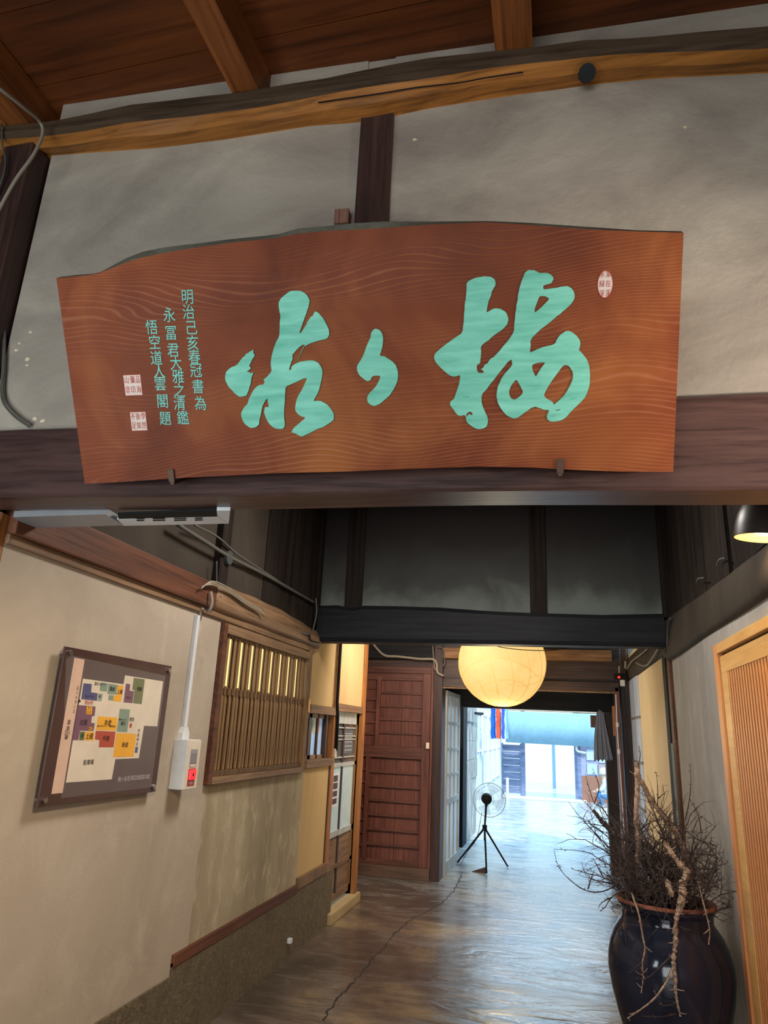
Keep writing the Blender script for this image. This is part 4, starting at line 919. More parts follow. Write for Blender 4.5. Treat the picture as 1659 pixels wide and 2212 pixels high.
mtext('ギャラリー', 365, 540, 0.012); mtext('酒仙地', 350, 648, 0.018, INKR); mtext('漆ギャ', 510, 315, 0.015); mtext('ラリー', 620, 320, 0.015)
mtext('ライ', 360, 750, 0.014); mtext('ト工', 350, 820, 0.014); mtext('WC', 372, 1110, 0.016); mtext('煙突', 1120, 950, 0.018)
mtext('松\n尾\n神\n社', 1230, 1270, 0.015, gap=1.25); mtext('展示', 965, 1025, 0.018); mtext('梅ギャラリー', 965, 955, 0.010); mtext('蔵', 545, 540, 0.012)
mtext('カフェ', 1060, 560, 0.012); mtext('庭', 230, 1240, 0.014)
mtext('エ\nン\nト\nラ\nン\nス', 432, 588, 0.0155, INK, 1.12, (60, 1370), 4.1475)
mtext('国\n道', 365, 818, 0.0185, INK, 1.15, (60, 1370), 4.1475); mtext('211', 355, 885, 0.021, INK, 1.0, (60, 1370), 4.1475); mtext('線', 347, 926, 0.0185, INK, 1.0, (60, 1370), 4.1475)
mtext('梅ヶ谷北洋記念館案内図', 955, 1290, 0.0225, INKW, 1.0, (60, 1370), 4.1475)
flush()
for (ty, tz) in ((ya_+0.028, zb_-0.022), (yb_-0.028, zb_-0.022), (ya_+0.028, za_+0.022), (yb_-0.028, za_+0.022)):
    s_ = G().disc((XL, ty, tz), 0.0085, (1, 0, 0), MX+0.006-XL, 20).mk('standoff', STEEL, mp)
    G().disc((MX+0.002, ty, tz), 0.0105, (1, 0, 0), 0.008, 20).mk('standoff_cap', STEEL, mp)

# ------------------------------------------------------------------ emergency lamp box and its duct
bx1 = XL+0.075
q0, q1, q2 = on(407, 1598, 0, bx1), on(434, 1600, 0, bx1), on(392, 1707, 0, bx1)
by0, by1, bz0, bz1 = float(q0[1]), float(q1[1]), float(q2[2]), float(q0[2])
lb2 = empty('emergency_light_box', (XL, (by0+by1)/2, bz0), 'white wall box with grey speaker window and glowing red lamp left of the lattice window', 'light box')
box('case', XL, bx1, by0, by1, bz0, bz1, WHITEP, lb2, 0.003)
box('face_plate', bx1, bx1+0.004, by0+0.002, by1-0.001, bz0+0.002, bz1-0.002, IVORY, lb2, 0.001)
yc = (by0+by1)/2; hw = (by1-by0)*0.26
hz = bz1-bz0
def fz(t): return bz1-hz*t
box('speaker_frame', bx1+0.004, bx1+0.006, yc-hw, yc+hw, fz(0.555), fz(0.195), GREYM, lb2)
box('speaker_window', bx1+0.005, bx1+0.008, yc-hw*0.85, yc+hw*0.85, fz(0.485), fz(0.27), flat('grey_window', srgb(128, 122, 124), 0.4), lb2, 0.001)
box('speaker_label', bx1+0.006, bx1+0.0066, yc-hw*0.8, yc+hw*0.8, fz(0.545), fz(0.50), IVORY, lb2)
box('red_plate', bx1+0.004, bx1+0.0062, yc-hw, yc+hw, fz(0.93), fz(0.585), flat('dark_red_plastic', srgb(150, 40, 40), 0.4), lb2)
box('red_lamp', bx1+0.005, bx1+0.014, yc-hw*0.92, yc+hw*0.92, fz(0.81), fz(0.605), flat('glowing_red', (1.0, 0.02, 0.03, 1), 0.3, 0.4, 0, 1.1), lb2, 0.004)
box('lamp_symbol', bx1+0.0138, bx1+0.0146, yc-hw*0.2, yc+hw*0.2, fz(0.74), fz(0.68), BLACK, lb2)
text('lamp_lettering', '非常灯', 0.014, INKW, lb2, Matrix.Translation(Vector((bx1+0.0066, yc, fz(0.88)))-Vector(lb2.location)) @ Matrix.Rotation(R(90), 4, 'Z') @ Matrix.Rotation(R(90), 4, 'X'), 0.0003); flush()
dct = empty('cable_duct', (XL, yc, bz1), 'slim white cable duct running up the wall from the emergency light box', 'duct')
tp = on(433, 1330, 0, XL+0.02)
box('channel', XL, XL+0.020, by0+0.045, by0+0.075, bz1+0.06, float(tp[2]), WHITEP, dct, 0.002)
G().prism([(XL, by0+0.045, bz1+0.06), (XL, by0+0.075, bz1+0.06), (XL, by0+0.10, bz1+0.03), (XL, by0+0.10, bz1), (XL, by0+0.03, bz1), (XL, by0+0.03, bz1+0.03)], (0.024, 0, 0)).mk('flare', WHITEP, dct)
tag(G().tube(spline([on(x, y, 0, XL+d_) for x, y, d_ in ((432, 1332, .01), (433, 1322, .012), (436, 1315, .02), (440, 1317, .03))], 4), 0.006, 8).mk('cable_end', CABLE, smooth=True), 'short grey cable looping out of the top of the white duct', 'cable')
# outlet on the plinth
tag(G().box(XL+0.012, XL+0.04, 5.10, 5.135, 0.10, 0.13, 0.004).mk('floor_outlet', WHITEP), 'tiny white outlet on the pebbled plinth near the floor', 'outlet')

# ------------------------------------------------------------------ cables
def cable(name, pts, r, mat, label, cat='cable', n=8, group=None):
    return tag(G().tube(spline(pts, 6), r, n).mk(name, mat, smooth=True), label, cat, group)
cable('power_cable', [onF(x, y, d) for x, y, d in ((-60, 145, -0.42), (0, 192, -0.33), (52, 233, -0.22), (85, 262, -0.12), (92, 290, -0.10), (72, 335, -0.12), (38, 382, -0.13), (10, 430, -0.13), (-25, 500, -0.13))], 0.0062, CABLE, 'thick beige cable bending over the upper left corner of the log beam')
cable('thin_cable', [onF(x, y, d) for x, y, d in ((4, 268, -0.07), (6, 318, -0.07), (12, 345, -0.06), (8, 375, -0.06), (-6, 420, -0.05))], 0.003, CABLED, 'thin dark cable beside the thick beige cable in the upper left corner')
for k, (dd, lb_) in enumerate(((0, 'grey cable hanging down the left edge of the plaster to the main beam'), (5, 'second grey cable beside it at the left edge of the plaster'))):
    cable('hanging_cable', [onF(x-dd*0.7, y+dd, 0.025) for x, y in ((-8, 620), (6, 655), (11, 720), (9, 790), (6, 840), (12, 868), (35, 895), (66, 917))], 0.0035, CABLED, lb_, group='cables at the left plaster edge')
def onL(x, y, dx=0.02): return on(x, y, 0, XL+dx)
cable('ceiling_cable', [onL(385, 1134, 0.04), onL(440, 1168, 0.04), onL(500, 1205, 0.03), onL(570, 1240, 0.02), onL(640, 1280, 0.015), onL(680, 1303, 0.012)], 0.011, CABLED, 'thick grey conduit sloping along the sooty wall above the rail')
cable('ceiling_cable', [onL(420, 1134, 0.05), onL(470, 1160, 0.04), onL(510, 1195, 0.035), onL(560, 1228, 0.025), onL(600, 1254, 0.02)], 0.006, CABLED, 'thinner cable sagging just above the thick grey conduit')
tag(G().disc(Vector(tuple(onL(483, 1205, 0.0))), 0.04, (1, 0, 0), 0.04, 18).mk('junction_box', flat('smoky_plastic', srgb(74, 76, 76), 0.3)), 'round smoky junction box on the conduit above the rail', 'junction box')
for k in range(3):
    d_ = k*4
    cable('loop_cable', [onL(434+d_*0.3, 1272-d_*0.6, 0.06), onL(448, 1260+d_*0.4, 0.065), onL(462, 1256+d_, 0.065), onL(490, 1268+d_, 0.06), onL(530, 1298+d_*0.8, 0.06), onL(560, 1315+d_*0.6, 0.06), onL(571, 1330, 0.06)], 0.0035, CABLE, ('upper', 'middle', 'lower')[k]+' of three beige cables looping over the rail above the lattice window', group='beige cables looping over the rail')
cable('drop_cable', [onL(468, 1212, 0.03), onL(468, 1250, 0.03), onL(470, 1282, 0.035), onL(478, 1290, 0.04)], 0.004, CABLED, 'grey cable dropping from the junction box to the rail')
cable('tie_cable', [onL(455, 1278, 0.05), onL(458, 1300, 0.06), onL(453, 1318, 0.05), onL(448, 1320, 0.03)], 0.008, CABLE, 'bent beige cable hugging the rail log at its joint')
cable('corner_cable', [onL(682, 1292, 0.03), onL(684, 1318, 0.04), onL(680, 1345, 0.045), onL(672, 1368, 0.05), onL(655, 1367, 0.05)], 0.006, CABLED, 'pale grey cable looping down beside the left end of the cross beam')
cable('corner_cable', [onL(668, 1372, 0.05), onL(672, 1384, 0.055), onL(684, 1388, 0.06), onL(689, 1388, 0.06)], 0.006, BLACK, 'short black cable under the left end of the cross beam')
def on8(x, y, Y=8.08): return on(x, y, 1, Y)
cable('lantern_feed_cable', [on8(798, 1380), on8(815, 1402), on8(832, 1416), on8(860, 1418), on8(905, 1423), on8(935, 1424), on8(943, 1434), on8(945, 1452), on8(958, 1460)], 0.014, CABLE, 'bundle of pale cables running over the black beam above the panelled doors')
cable('loose_cable', [on8(935, 1395), on8(938, 1440), on8(944, 1450)], 0.006, CABLE, 'thin vertical cable left of the paper lantern')
cable('loose_cable', [on8(945, 1398), on8(957, 1402), on8(960, 1430), on8(956, 1440)], 0.008, CABLED, 'dark looped cable left of the paper lantern')
cable('fairy_cable', [on(x, y, 1, 5.42) for x, y in ((1060, 1375), (1066, 1393), (1110, 1402), (1174, 1405), (1230, 1398), (1300, 1370))], 0.003, BLACK, 'fine black wire passing in front of the paper lantern')
cable('wall_cable', [on(x, y, 0, XR-0.06) for x, y in ((1400, 1400), (1385, 1413), (1370, 1424), (1362, 1432), (1354, 1446))], 0.005, CABLE, 'pale cable on the side beam right of the lantern')
cable('wall_cable', [on(x, y, 0, XR-0.06) for x, y in ((1422, 1400), (1410, 1420), (1398, 1436), (1388, 1438), (1374, 1432))], 0.005, CABLE, 'pale cable hanging in a loop under the right end of the cross beam')
cable('wall_cable', [on(x, y, 0, XR-0.045) for x, y in ((1449, 1335), (1443, 1352), (1441, 1395))], 0.005, CABLED, 'black cable beside the right end of the cross beam')
cable('wall_cable', [on(x, y, 0, XR-0.04) for x, y in ((1505, 1258), (1508, 1250), (1520, 1248))], 0.004, CABLED, 'dark wire curl above the right side beam near the cross beam')
cable('wall_cable', [on(x, y, 0, XR-0.04) for x, y in ((1549, 1222), (1553, 1210), (1560, 1206), (1566, 1206))], 0.004, CABLED, 'dark wire curl above the right side beam near the lamp')
# sensor cluster
sc_ = tag(empty('sensor_unit', on(1342, 1465, 1, 8.0)), 'black sensor cluster with red light on insulators at the right door post', 'sensor')
c_ = on(1342, 1462, 1, 8.0)
box('body', c_[0]-0.07, c_[0]+0.06, 7.96, 8.04, c_[2]-0.025, c_[2]+0.03, BLACK, sc_, 0.01)
c2 = on(1337, 1463, 1, 7.94); G().disc(c2, 0.013, (0, -1, 0), 0.012, 12).mk('red_light', flat('red_led', (1, 0.03, 0.02, 1), 0.3, 0.4, 0, 1.5), sc_)
c2 = on(1345, 1473, 1, 8.0); box('white_box', c2[0]-0.025, c2[0]+0.02, 7.97, 8.03, c2[2]-0.045, c2[2]+0.02, WHITEP, sc_, 0.006)
for (x, y) in ((1338, 1447), (1351, 1436)): G().tube([on(x, y-8, 1, 8.0), on(x, y+8, 1, 8.0)], 0.012, 8).mk('insulator', CABLE, sc_)
for (x) in (1338, 1352): G().tube([on(x, 1398, 1, 8.0), on(x+2, 1440, 1, 8.0)], 0.006, 6).mk('conduit', CABLED, sc_)

# ------------------------------------------------------------------ black lamp shade
LC = Vector(tuple(float(c) for c in on(1652, 1150, 1, 2.62)))
lp = tag(empty('spot_lamp', LC), 'black bell-shaped spot lamp glowing warm under the right end of the main beam', 'lamp')
ax = Vector((0.10, -0.10, 0.99)).normalized(); LM = ax.to_track_quat('Z', 'Y').to_matrix()
prof = [(0.100, -0.02), (0.098, 0.02), (0.090, 0.06), (0.074, 0.10), (0.050, 0.128), (0.022, 0.142), (0.006, 0.145)]
SHADE = flat('black_enamel', srgb(40, 32, 28), 0.4); SHADEI = flat('gold_lining', srgb(238, 200, 140), 0.4)
G().lathe(prof, LC, 40, LM).mk('shade', SHADE, lp, True)
G().lathe([(r_-0.003, z-0.001) for r_, z in prof], LC, 40, LM).mk('lining', SHADEI, lp, True)
G().lathe([(0.0005, -0.012), (0.032, -0.004), (0.045, 0.02), (0.045, 0.05), (0.02, 0.09)], LC, 24, LM).mk('bulb', flat('warm_bulb', (1.0, 0.80, 0.50, 1), 0.5, 0.2, 0, 14), lp, True)
G().tube([LC+LM @ Vector((0, 0, 0.14)), LC+LM @ Vector((0, 0, 0.20)), (LC.x+0.03, LC.y+0.05, LC.z+0.6)], 0.008, 8).mk('stem', BLACK, lp)
spot_light('spot_lamp_light', LC+Vector((0, 0, -0.02)), LC+Vector((0.06, 0.25, -1)), 20.0, (1.0, 0.74, 0.40), 150, 0.5, 0.04)

# ------------------------------------------------------------------ paper lantern
LY = 7.1; c_ = on(1084, 1430, 1, LY); e_ = on(991, 1430, 1, LY); rad = float(abs(c_[0]-e_[0]))
lt = tag(empty('paper_lantern', (c_[0], LY, c_[2]-rad)), 'large round glowing paper lantern hanging behind the cross beam', 'lantern')
def lantern_mat():
    M = Mat('glowing_paper', 0.9, 0.1); f = M.noise(M.vec((1, 1, 1)), 9, 5)
    c = M.ramp(f, [(0.3, srgb(250, 204, 120)), (0.7, srgb(255, 214, 134))]); M.color(srgb(255, 235, 190)[:3]+(1,)); M.l(c, M.b.inputs['Emission Color']); M.b.inputs['Emission Strength'].default_value = 0.98
    M.b.inputs['Base Color'].default_value = (0.12, 0.10, 0.06, 1); return M.m
LMt = lantern_mat()
prof = [(max(0.03, rad*math.sin(t)), -rad*math.cos(t)) for t in [0.06+(math.pi-0.16)*k/22 for k in range(23)]]
G().lathe(prof, c_, 64, None).mk('paper_globe', LMt, lt, True)
RIB = flat('lantern_rib', srgb(214, 160, 84), 0.8, 0.1, 0, 0.65)
g = G(); nn = 14
for k in range(nn):
    a0_ = 2*math.pi*k/nn
    g.tube([Vector(c_)+Vector((math.cos(a0_+0.15*math.sin(t*2)), math.sin(a0_+0.15*math.sin(t*2)), 0))*rad*math.sin(t)*1.006+Vector((0, 0, -rad*math.cos(t)*1.006)) for t in [0.15+(math.pi-0.3)*j/16 for j in range(17)]], 0.0022, 4, False)
for ph, sg in ((0.0, 1), (1.2, -1), (2.4, 1), (3.6, -1), (4.8, 1)):
    g.tube([Vector(c_)+Vector((math.cos(2*math.pi*j/40), math.sin(2*math.pi*j/40), 0))*rad*math.cos(lat)*1.006+Vector((0, 0, rad*math.sin(lat)*1.006)) for j in range(41) for lat in [(-0.35+0.13*ph-0.5)+0.22*sg*math.sin(2*math.pi*j/40*2+ph)]], 0.0014, 4, False)
g.mk('ribs', RIB, lt)
G().tube([(c_[0], LY, c_[2]+rad), (c_[0], LY, 2.64)], 0.004, 6).mk('cord', BLACK, lt)
ll = bpy.data.lights.new('lantern_light', 'POINT'); ll.energy = 34; ll.color = (1.0, 0.78, 0.46); ll.shadow_soft_size = rad*0.3
# light sits just under the globe so the paper itself does not block it
lo = bpy.data.objects.new('lantern_light', ll); col.objects.link(lo); lo.location = (c_[0], LY, c_[2]-rad-0.16)

# ------------------------------------------------------------------ glazed jar with branches
JZ = 0.78; jc = on(1438, 1945, 2, JZ); JX, JY = float(jc[0]), float(jc[1])
jar = tag(empty('stoneware_jar', (JX, JY, 0)), 'tall dark blue-black glazed jar with terracotta lip holding bare branches', 'jar')
def jar_mat():
    M = Mat('dark_glaze', 0.1, 0.4); f = M.noise(M.vec((1, 1, 0.3)), 5, 5, 0.6, 0.5)
    M.color(M.ramp(f, [(0.35, srgb(26, 30, 42)), (0.6, srgb(38, 40, 54)), (0.78, srgb(64, 46, 40))])); M.bump(M.noise(M.vec((1, 1, 1)), 14, 3), 0.06, 0.01)
    return M.m
def jr(xl): return abs(float(on(xl, 1945, 1, JY)[0])-JX)
r_rim = (float(on(1545, 1945, 1, JY)[0])-float(on(1331, 1945, 1, JY)[0]))/2
r_max = r_rim*1.25
jp = [(0.0, 0.02), (0.150, 0.0), (0.160, 0.02), (0.185, 0.10), (0.218, 0.20), (0.250, 0.31), (0.272, 0.41), (0.282, 0.49), (0.278, 0.545), (0.264, 0.60), (0.244, 0.645), (0.224, 0.675), (0.212, 0.69), (0.206, 0.705), (0.208, 0.738)]
jp = [(r_*r_max/0.283, z) for r_, z in jp]
JM = jar_mat()
G().lathe(jp, (JX, JY, 0), 64).mk('body', JM, jar, True)
k_ = r_rim/0.223
G().lathe([(0.208*r_max/0.283, 0.736), (0.214*k_, 0.752), (0.223*k_, 0.762), (0.224*k_, 0.772)], (JX, JY, 0), 64).mk('neck', JM, jar, True)
TER = plaster('terracotta_lip', srgb(72, 44, 38), srgb(140, 84, 62), None, 8, 1, 0.3)
G().lathe([(0.224*k_, 0.772), (0.222*k_, 0.784), (0.208*k_, 0.786), (0.198*k_, 0.775), (0.194*k_, 0.74), (0.188*k_, 0.70), (0.2*k_, 0.60), (0.22*k_, 0.4), (0.0, 0.15)], (JX, JY, 0), 64).mk('lip', TER, jar, True)
BARK = plaster('dark_bark', srgb(48, 40, 40), srgb(92, 78, 72), None, 20, 0.5, 0.6)
LICH = plaster('lichened_bark', srgb(74, 58, 50), srgb(222, 188, 160), srgb(228, 200, 176), 34, 1, 0.8)
def bumpy(g, pts, r0, r1, n=8, rough=0.25, seed=1):
    r_ = random.Random(seed); sp_ = spline(pts, 8); N_ = len(sp_)
    rs_ = [(r0+(r1-r0)*i/(N_-1))*(1+r_.uniform(-rough, rough)) for i in range(N_)]
    g.tube(sp_, rs_, n); return sp_
def J(x, y, dY=0.0): return on(x, y, 1, JY+dY)
def branch(name, px, r0, r1, mat, label, seed, spurs=0, rough=0.25):
    g = G(); sp_ = bumpy(g, [J(*p) for p in px], r0, r1, 8, rough, seed); r_ = random.Random(seed)
    for k in range(spurs):
        i = r_.randrange(2, len(sp_)-1); p = np.array(sp_[i]); d = np.array([r_.uniform(-1, 1), r_.uniform(-1, 1), r_.uniform(-0.8, 1)]); d /= np.linalg.norm(d); L = r_.uniform(0.01, 0.045)
        g.tube([p, p+d*L*0.6, p+d*L+np.array([0, 0, 0.004])], [0.0028, 0.002, 0.0012], 4)
    if mat is LICH:
        for k in range(len(sp_)*7):
            i = r_.randrange(0, len(sp_)); p = Vector(tuple(sp_[i])); t = i/len(sp_); rr0 = r0+(r1-r0)*t
            d = Vector((r_.gauss(0, 1), r_.gauss(0, 1), r_.gauss(0, 1))).normalized(); c0 = p+d*rr0*r_.uniform(0.7, 1.15); e_ = rr0*r_.uniform(0.25, 0.5)+0.0008
            g.add([c0+Vector((r_.uniform(-1, 1), r_.uniform(-1, 1), r_.uniform(-1, 1)))*e_ for _ in range(4)], [(0, 1, 2), (0, 2, 3), (0, 3, 1), (1, 3, 2)])
    return tag(g.mk(name, mat), label, 'branch', 'branches standing in the dark jar')
branch('branch', [(1400,1950,0.02),(1378,1880,0.0),(1379,1820,-0.02),(1374,1760,-0.02),(1377,1700,-0.02),(1376,1652,-0.02)], 0.010, 0.014, LICH, 'upright lichen-covered branch with a cut top left of the jar centre', 1, 10)
branch('branch', [(1378,1676,-0.02),(1392,1700,-0.02),(1408,1730,0.0),(1428,1756,0.02),(1452,1785,0.04),(1475,1830,0.05),(1490,1900,0.05)], 0.011, 0.015, LICH, 'speckled branch slanting down to the right from the cut top', 2, 16)
branch('branch', [(1281,1750,0.05),(1300,1772,0.04),(1325,1800,0.03),(1350,1812,0.02),(1385,1822,0.0),(1420,1850,0.0),(1450,1930,0.0)], 0.009, 0.014, BARK, 'thick dark branch reaching out to the left above the jar', 3, 34, 0.3)
branch('branch', [(1436,1822,-0.20),(1452,1845,-0.22),(1470,1868,-0.24),(1484,1885,-0.25),(1476,1905,-0.25),(1474,1935,-0.26)], 0.010, 0.015, LICH, 'pale crumbly lichened branch leaning over the front lip', 4, 16, 0.45)
branch('branch', [(1474,1935,-0.26),(1468,1965,-0.28),(1460,1990,-0.30),(1459,2040,-0.31),(1455,2075,-0.31),(1459,2120,-0.30),(1462,2160,-0.29),(1470,2195,-0.28)], 0.0125, 0.004, LICH, 'pale lichened branch hanging down the front of the jar', 5, 22, 0.5)
branch('branch', [(1457,2085,-0.31),(1440,2120,-0.31),(1415,2155,-0.31),(1385,2180,-0.30),(1355,2200,-0.30)], 0.005, 0.002, LICH, 'slender pale twig curving to the lower left across the jar', 6, 6)
branch('branch', [(1365,1930,-0.22),(1380,1975,-0.27),(1388,2020,-0.28),(1393,2050,-0.29),(1388,2080,-0.29),(1389,2115,-0.29),(1385,2145,-0.29)], 0.005, 0.0018, LICH, 'thin spotted twig hanging down the left front of the jar', 7, 10)
branch('branch', [(1508,1905,-0.20),(1518,1945,-0.24),(1527,1980,-0.25),(1533,2010,-0.26),(1531,2040,-0.26)], 0.004, 0.002, LICH, 'thin spotted twig hanging down the right front of the jar', 8, 8)
branch('branch', [(1442,1905,-0.18),(1446,1918,-0.22),(1451,1934,-0.25)], 0.011, 0.012, LICH, 'short stub with a sawn reddish end on the front lip', 9, 3)
branch('branch', [(1500,1868,-0.08),(1515,1898,-0.12),(1530,1906,-0.14)], 0.010, 0.009, BARK, 'short dark stub poking out over the right lip', 10, 3)
tw = [[(1345,1905,-0.1),(1300,1926,-0.14),(1262,1922,-0.16),(1225,1895,-0.16),(1205,1868,-0.16),(1197,1838,-0.16)],
 [(1345,1910,-0.12),(1295,1893,-0.1),(1262,1885,-0.1),(1235,1877,-0.1)],
 [(1305,1898,-0.1),(1290,1870,-0.1),(1282,1855,-0.1)],
 [(1270,1921,-0.16),(1278,1895,-0.16),(1284,1880,-0.16)],
 [(1340,1880,-0.05),(1300,1860,-0.05),(1265,1840,-0.05),(1196,1834,-0.05)],
 [(1345,1920,-0.15),(1320,1940,-0.18),(1308,1958,-0.2),(1296,1970,-0.2)],[(1322,1938,-0.18),(1300,1950,-0.2),(1292,1962,-0.2)],
 [(1335,1795,0.05),(1300,1745,0.05),(1284,1735,0.05),(1272,1700,0.05),(1264,1672,0.05)],[(1284,1735,0.05),(1294,1700,0.05),(1280,1660,0.05)],
 [(1300,1780,0.05),(1275,1745,0.05),(1250,1720,0.05)],[(1378,1660,-0.02),(1383,1630,0),(1379,1610,0)],
 [(1420,1745,0.02),(1421,1710,0.02),(1418,1670,0.02)],[(1421,1725,0.02),(1442,1708,0.02)],[(1480,1770,0.05),(1488,1735,0.05),(1492,1695,0.05),(1491,1650,0.05)],
 [(1455,1760,0.05),(1460,1735,0.05),(1452,1712,0.05)],[(1515,1800,0.0),(1508,1760,0.0),(1490,1725,0.0)],[(1495,1800,0.0),(1505,1775,0.0),(1514,1765,0.0)],
 [(1510,1860,-0.05),(1530,1880,-0.05),(1545,1912,-0.05)],[(1500,1880,-0.1),(1525,1896,-0.1),(1541,1908,-0.1)],
 [(1340,1860,0.05),(1305,1820,0.05),(1270,1790,0.05)],[(1330,1790,0.05),(1290,1782,0.05),(1258,1778,0.05)],
 [(1350,1930,-0.18),(1362,1955,-0.22),(1366,1972,-0.24)],[(1352,1965,-0.24),(1348,1995,-0.26),(1352,2030,-0.27)],[(1450,2065,-0.31),(1420,2095,-0.31),(1398,2112,-0.31),(1372,2114,-0.31)],
 [(1388,2078,-0.29),(1375,2088,-0.29),(1363,2100,-0.29)],[(1463,2165,-0.29),(1440,2172,-0.3),(1422,2168,-0.3)],[(1460,2190,-0.29),(1430,2196,-0.3),(1385,2195,-0.3)]]
g = G()
r_ = random.Random(11)
for t in tw:
    sp_ = bumpy(g, [J(*p) for p in t], 0.0034, 0.0011, 5, 0.2, len(g.v))
    for k in range(len(sp_)//4):
        i = r_.randrange(2, len(sp_)); p = np.array(sp_[min(i, len(sp_)-1)]); d = np.array([r_.uniform(-1, 1), r_.uniform(-0.5, 0.5), r_.uniform(-0.3, 1)]); d /= np.linalg.norm(d)
        g.tube([p, p+d*0.012], [0.0022, 0.0014], 4)
tag(g.mk('bare_twigs', BARK), 'long bare twigs reaching out from the jar', 'twigs', kind='stuff')
# tangled mass of twigs above the lip
g = G(); r_ = random.Random(21); base = np.array([JX, JY, 0.74])
def grow(p, d, L, rad_, depth):
    n_ = 5; pts_ = [p]
    for i in range(n_):
        d = d+np.array([r_.gauss(0, 0.22), r_.gauss(0, 0.22), r_.gauss(0, 0.18)]); d /= np.linalg.norm(d)
        p = p+d*L/n_
        if p[0] > XR-0.05: p[0] = XR-0.05; d[0] = -abs(d[0])
        pts_.append(p)
        if depth > 0 and r_.random() < 0.85:
            dd = d+np.array([r_.gauss(0, 0.7), r_.gauss(0, 0.7), r_.gauss(0.05, 0.5)]); dd /= np.linalg.norm(dd); grow(p, dd, L*r_.uniform(0.35, 0.6), rad_*0.55, depth-1)
    g.tube(pts_, [rad_*(1-0.65*i/n_) for i in range(n_+1)], 4, False)
for k in range(95):
    a_ = r_.uniform(0, 2*math.pi); rr_ = r_.uniform(0.02, 0.17); p = base+np.array([math.cos(a_)*rr_, math.sin(a_)*rr_, r_.uniform(-0.05, 0.03)])
    d = np.array([math.cos(a_)*rr_*2.6-0.02, math.sin(a_)*rr_*2.0, 1.0]); d /= np.linalg.norm(d)
    grow(p, d, r_.uniform(0.20, 0.40), r_.uniform(0.003, 0.007), 2)
for k in range(24):
    a_ = r_.uniform(0, 2*math.pi); p = base+np.array([math.cos(a_)*0.12, math.sin(a_)*0.12, r_.uniform(0.0, 0.12)])
    d = np.array([math.cos(a_), math.sin(a_), r_.uniform(0.15, 0.7)]); d /= np.linalg.norm(d); grow(p, d, r_.uniform(0.10, 0.22), 0.004, 2)
tag(g.mk('twig_tangle', BARK), 'dense tangle of dark twigs filling the mouth of the jar', 'twigs', kind='stuff')

# ------------------------------------------------------------------ standing fan on tripod
fb = on(1048, 1800, 1, 9.15); FX, FYY = float(on(1047, 1760, 1, 9.15)[0]), 9.15
fan = tag(empty('tripod_fan', (FX, FYY, 0)), 'round fan on a black tripod standing in the bright doorway', 'fan')
hub = on(1047, 1788, 1, FYY)
for (x, y) in ((988, 1863), (1051, 1886), (1097, 1872)):
    ft = on(x, y, 2, 0.012); G().tube([hub, ft], [0.012, 0.010], 8).mk('leg', BLACK, fan)
G().disc((float(hub[0]), FYY, float(hub[2])-0.02), 0.028, (0, 0, 1), 0.05, 12).mk('collar', BLACK, fan)
top = on(1050, 1742, 1, FYY); G().tube([np.array(hub)-np.array([0, 0, 0.14]), hub, top], [0.011, 0.011, 0.013], 8).mk('pole', BLACK, fan)
mh = on(1051, 1725, 1, FYY); MH = Vector(tuple(float(c) for c in mh)); fdir = Vector((-0.15, 1.0, 0.05)).normalized()
G().lathe([(0.0, -0.09), (0.045, -0.085), (0.062, -0.05), (0.065, 0.0), (0.05, 0.05), (0.03, 0.06)], MH, 20, fdir.to_track_quat('Z', 'Y').to_matrix()).mk('motor', BLACK, fan, True)
G().tube([MH-Vector((0, 0, 0.05)), Vector(tuple(float(c) for c in top))], [0.02, 0.016], 8).mk('neck', BLACK, fan)
GC = Vector(tuple(float(c) for c in on(1057, 1728, 1, FYY+0.12))); rg = abs(float(on(1092, 1728, 1, FYY+0.12)[0])-GC.x)
Q = fdir.to_track_quat('Z', 'Y').to_matrix()
WIRE = flat('grey_wire', srgb(120, 130, 138), 0.4)
def ring(c, r0_, rt, n=36): return [c+Q @ Vector((r0_*math.cos(2*math.pi*k/n), r0_*math.sin(2*math.pi*k/n), 0)) for k in range(n+1)], rt
gg = G()
for rr_, rt in ((rg, 0.0035), (rg*0.6, 0.0012), (rg*0.3, 0.0015)):
    p_, t_ = ring(GC, rr_, rt); gg.tube(p_, t_, 5, False)
for k in range(40):
    a_ = 2*math.pi*k/40; gg.tube([GC+Q @ Vector((rg*0.18*math.cos(a_), rg*0.18*math.sin(a_), -0.035)), GC+Q @ Vector((rg*0.7*math.cos(a_), rg*0.7*math.sin(a_), -0.03)), GC+Q @ Vector((rg*math.cos(a_), rg*math.sin(a_), 0))], 0.0007, 3, False)
gg.mk('wire_guard', WIRE, fan)
BLADE = Mat('clear_blue_plastic', 0.1, 0.5); BLADE.color(srgb(196, 216, 232)); BLADE.b.inputs['Alpha'].default_value = 0.4
for k in range(4):
    a0_ = math.pi/2*k+0.4; V = []; Fa = []
    for i in range(8):
        for j in range(5):
            rr_ = rg*(0.15+0.75*j/4); aa = a0_+(i/7-0.5)*1.1*(0.6+0.4*j/4); V.append(GC+Q @ Vector((rr_*math.cos(aa), rr_*math.sin(aa), 0.03+0.05*(i/7-0.5))))
    for i in range(7):
        for j in range(4): b_ = i*5+j; Fa.append((b_, b_+5, b_+6, b_+1))
    mk('blade', V, Fa, BLADE.m, fan, True)
cable('fan_cord', [on(1041, 1755, 1, 9.15), on(1030, 1810, 1, 9.2), on(1010, 1840, 1, 9.3), on(996, 1866, 1, 9.3)], 0.003, BLACK, 'thin black cord hanging from the tripod fan')
wc_ = on(1040, 1884, 2, 0.0)
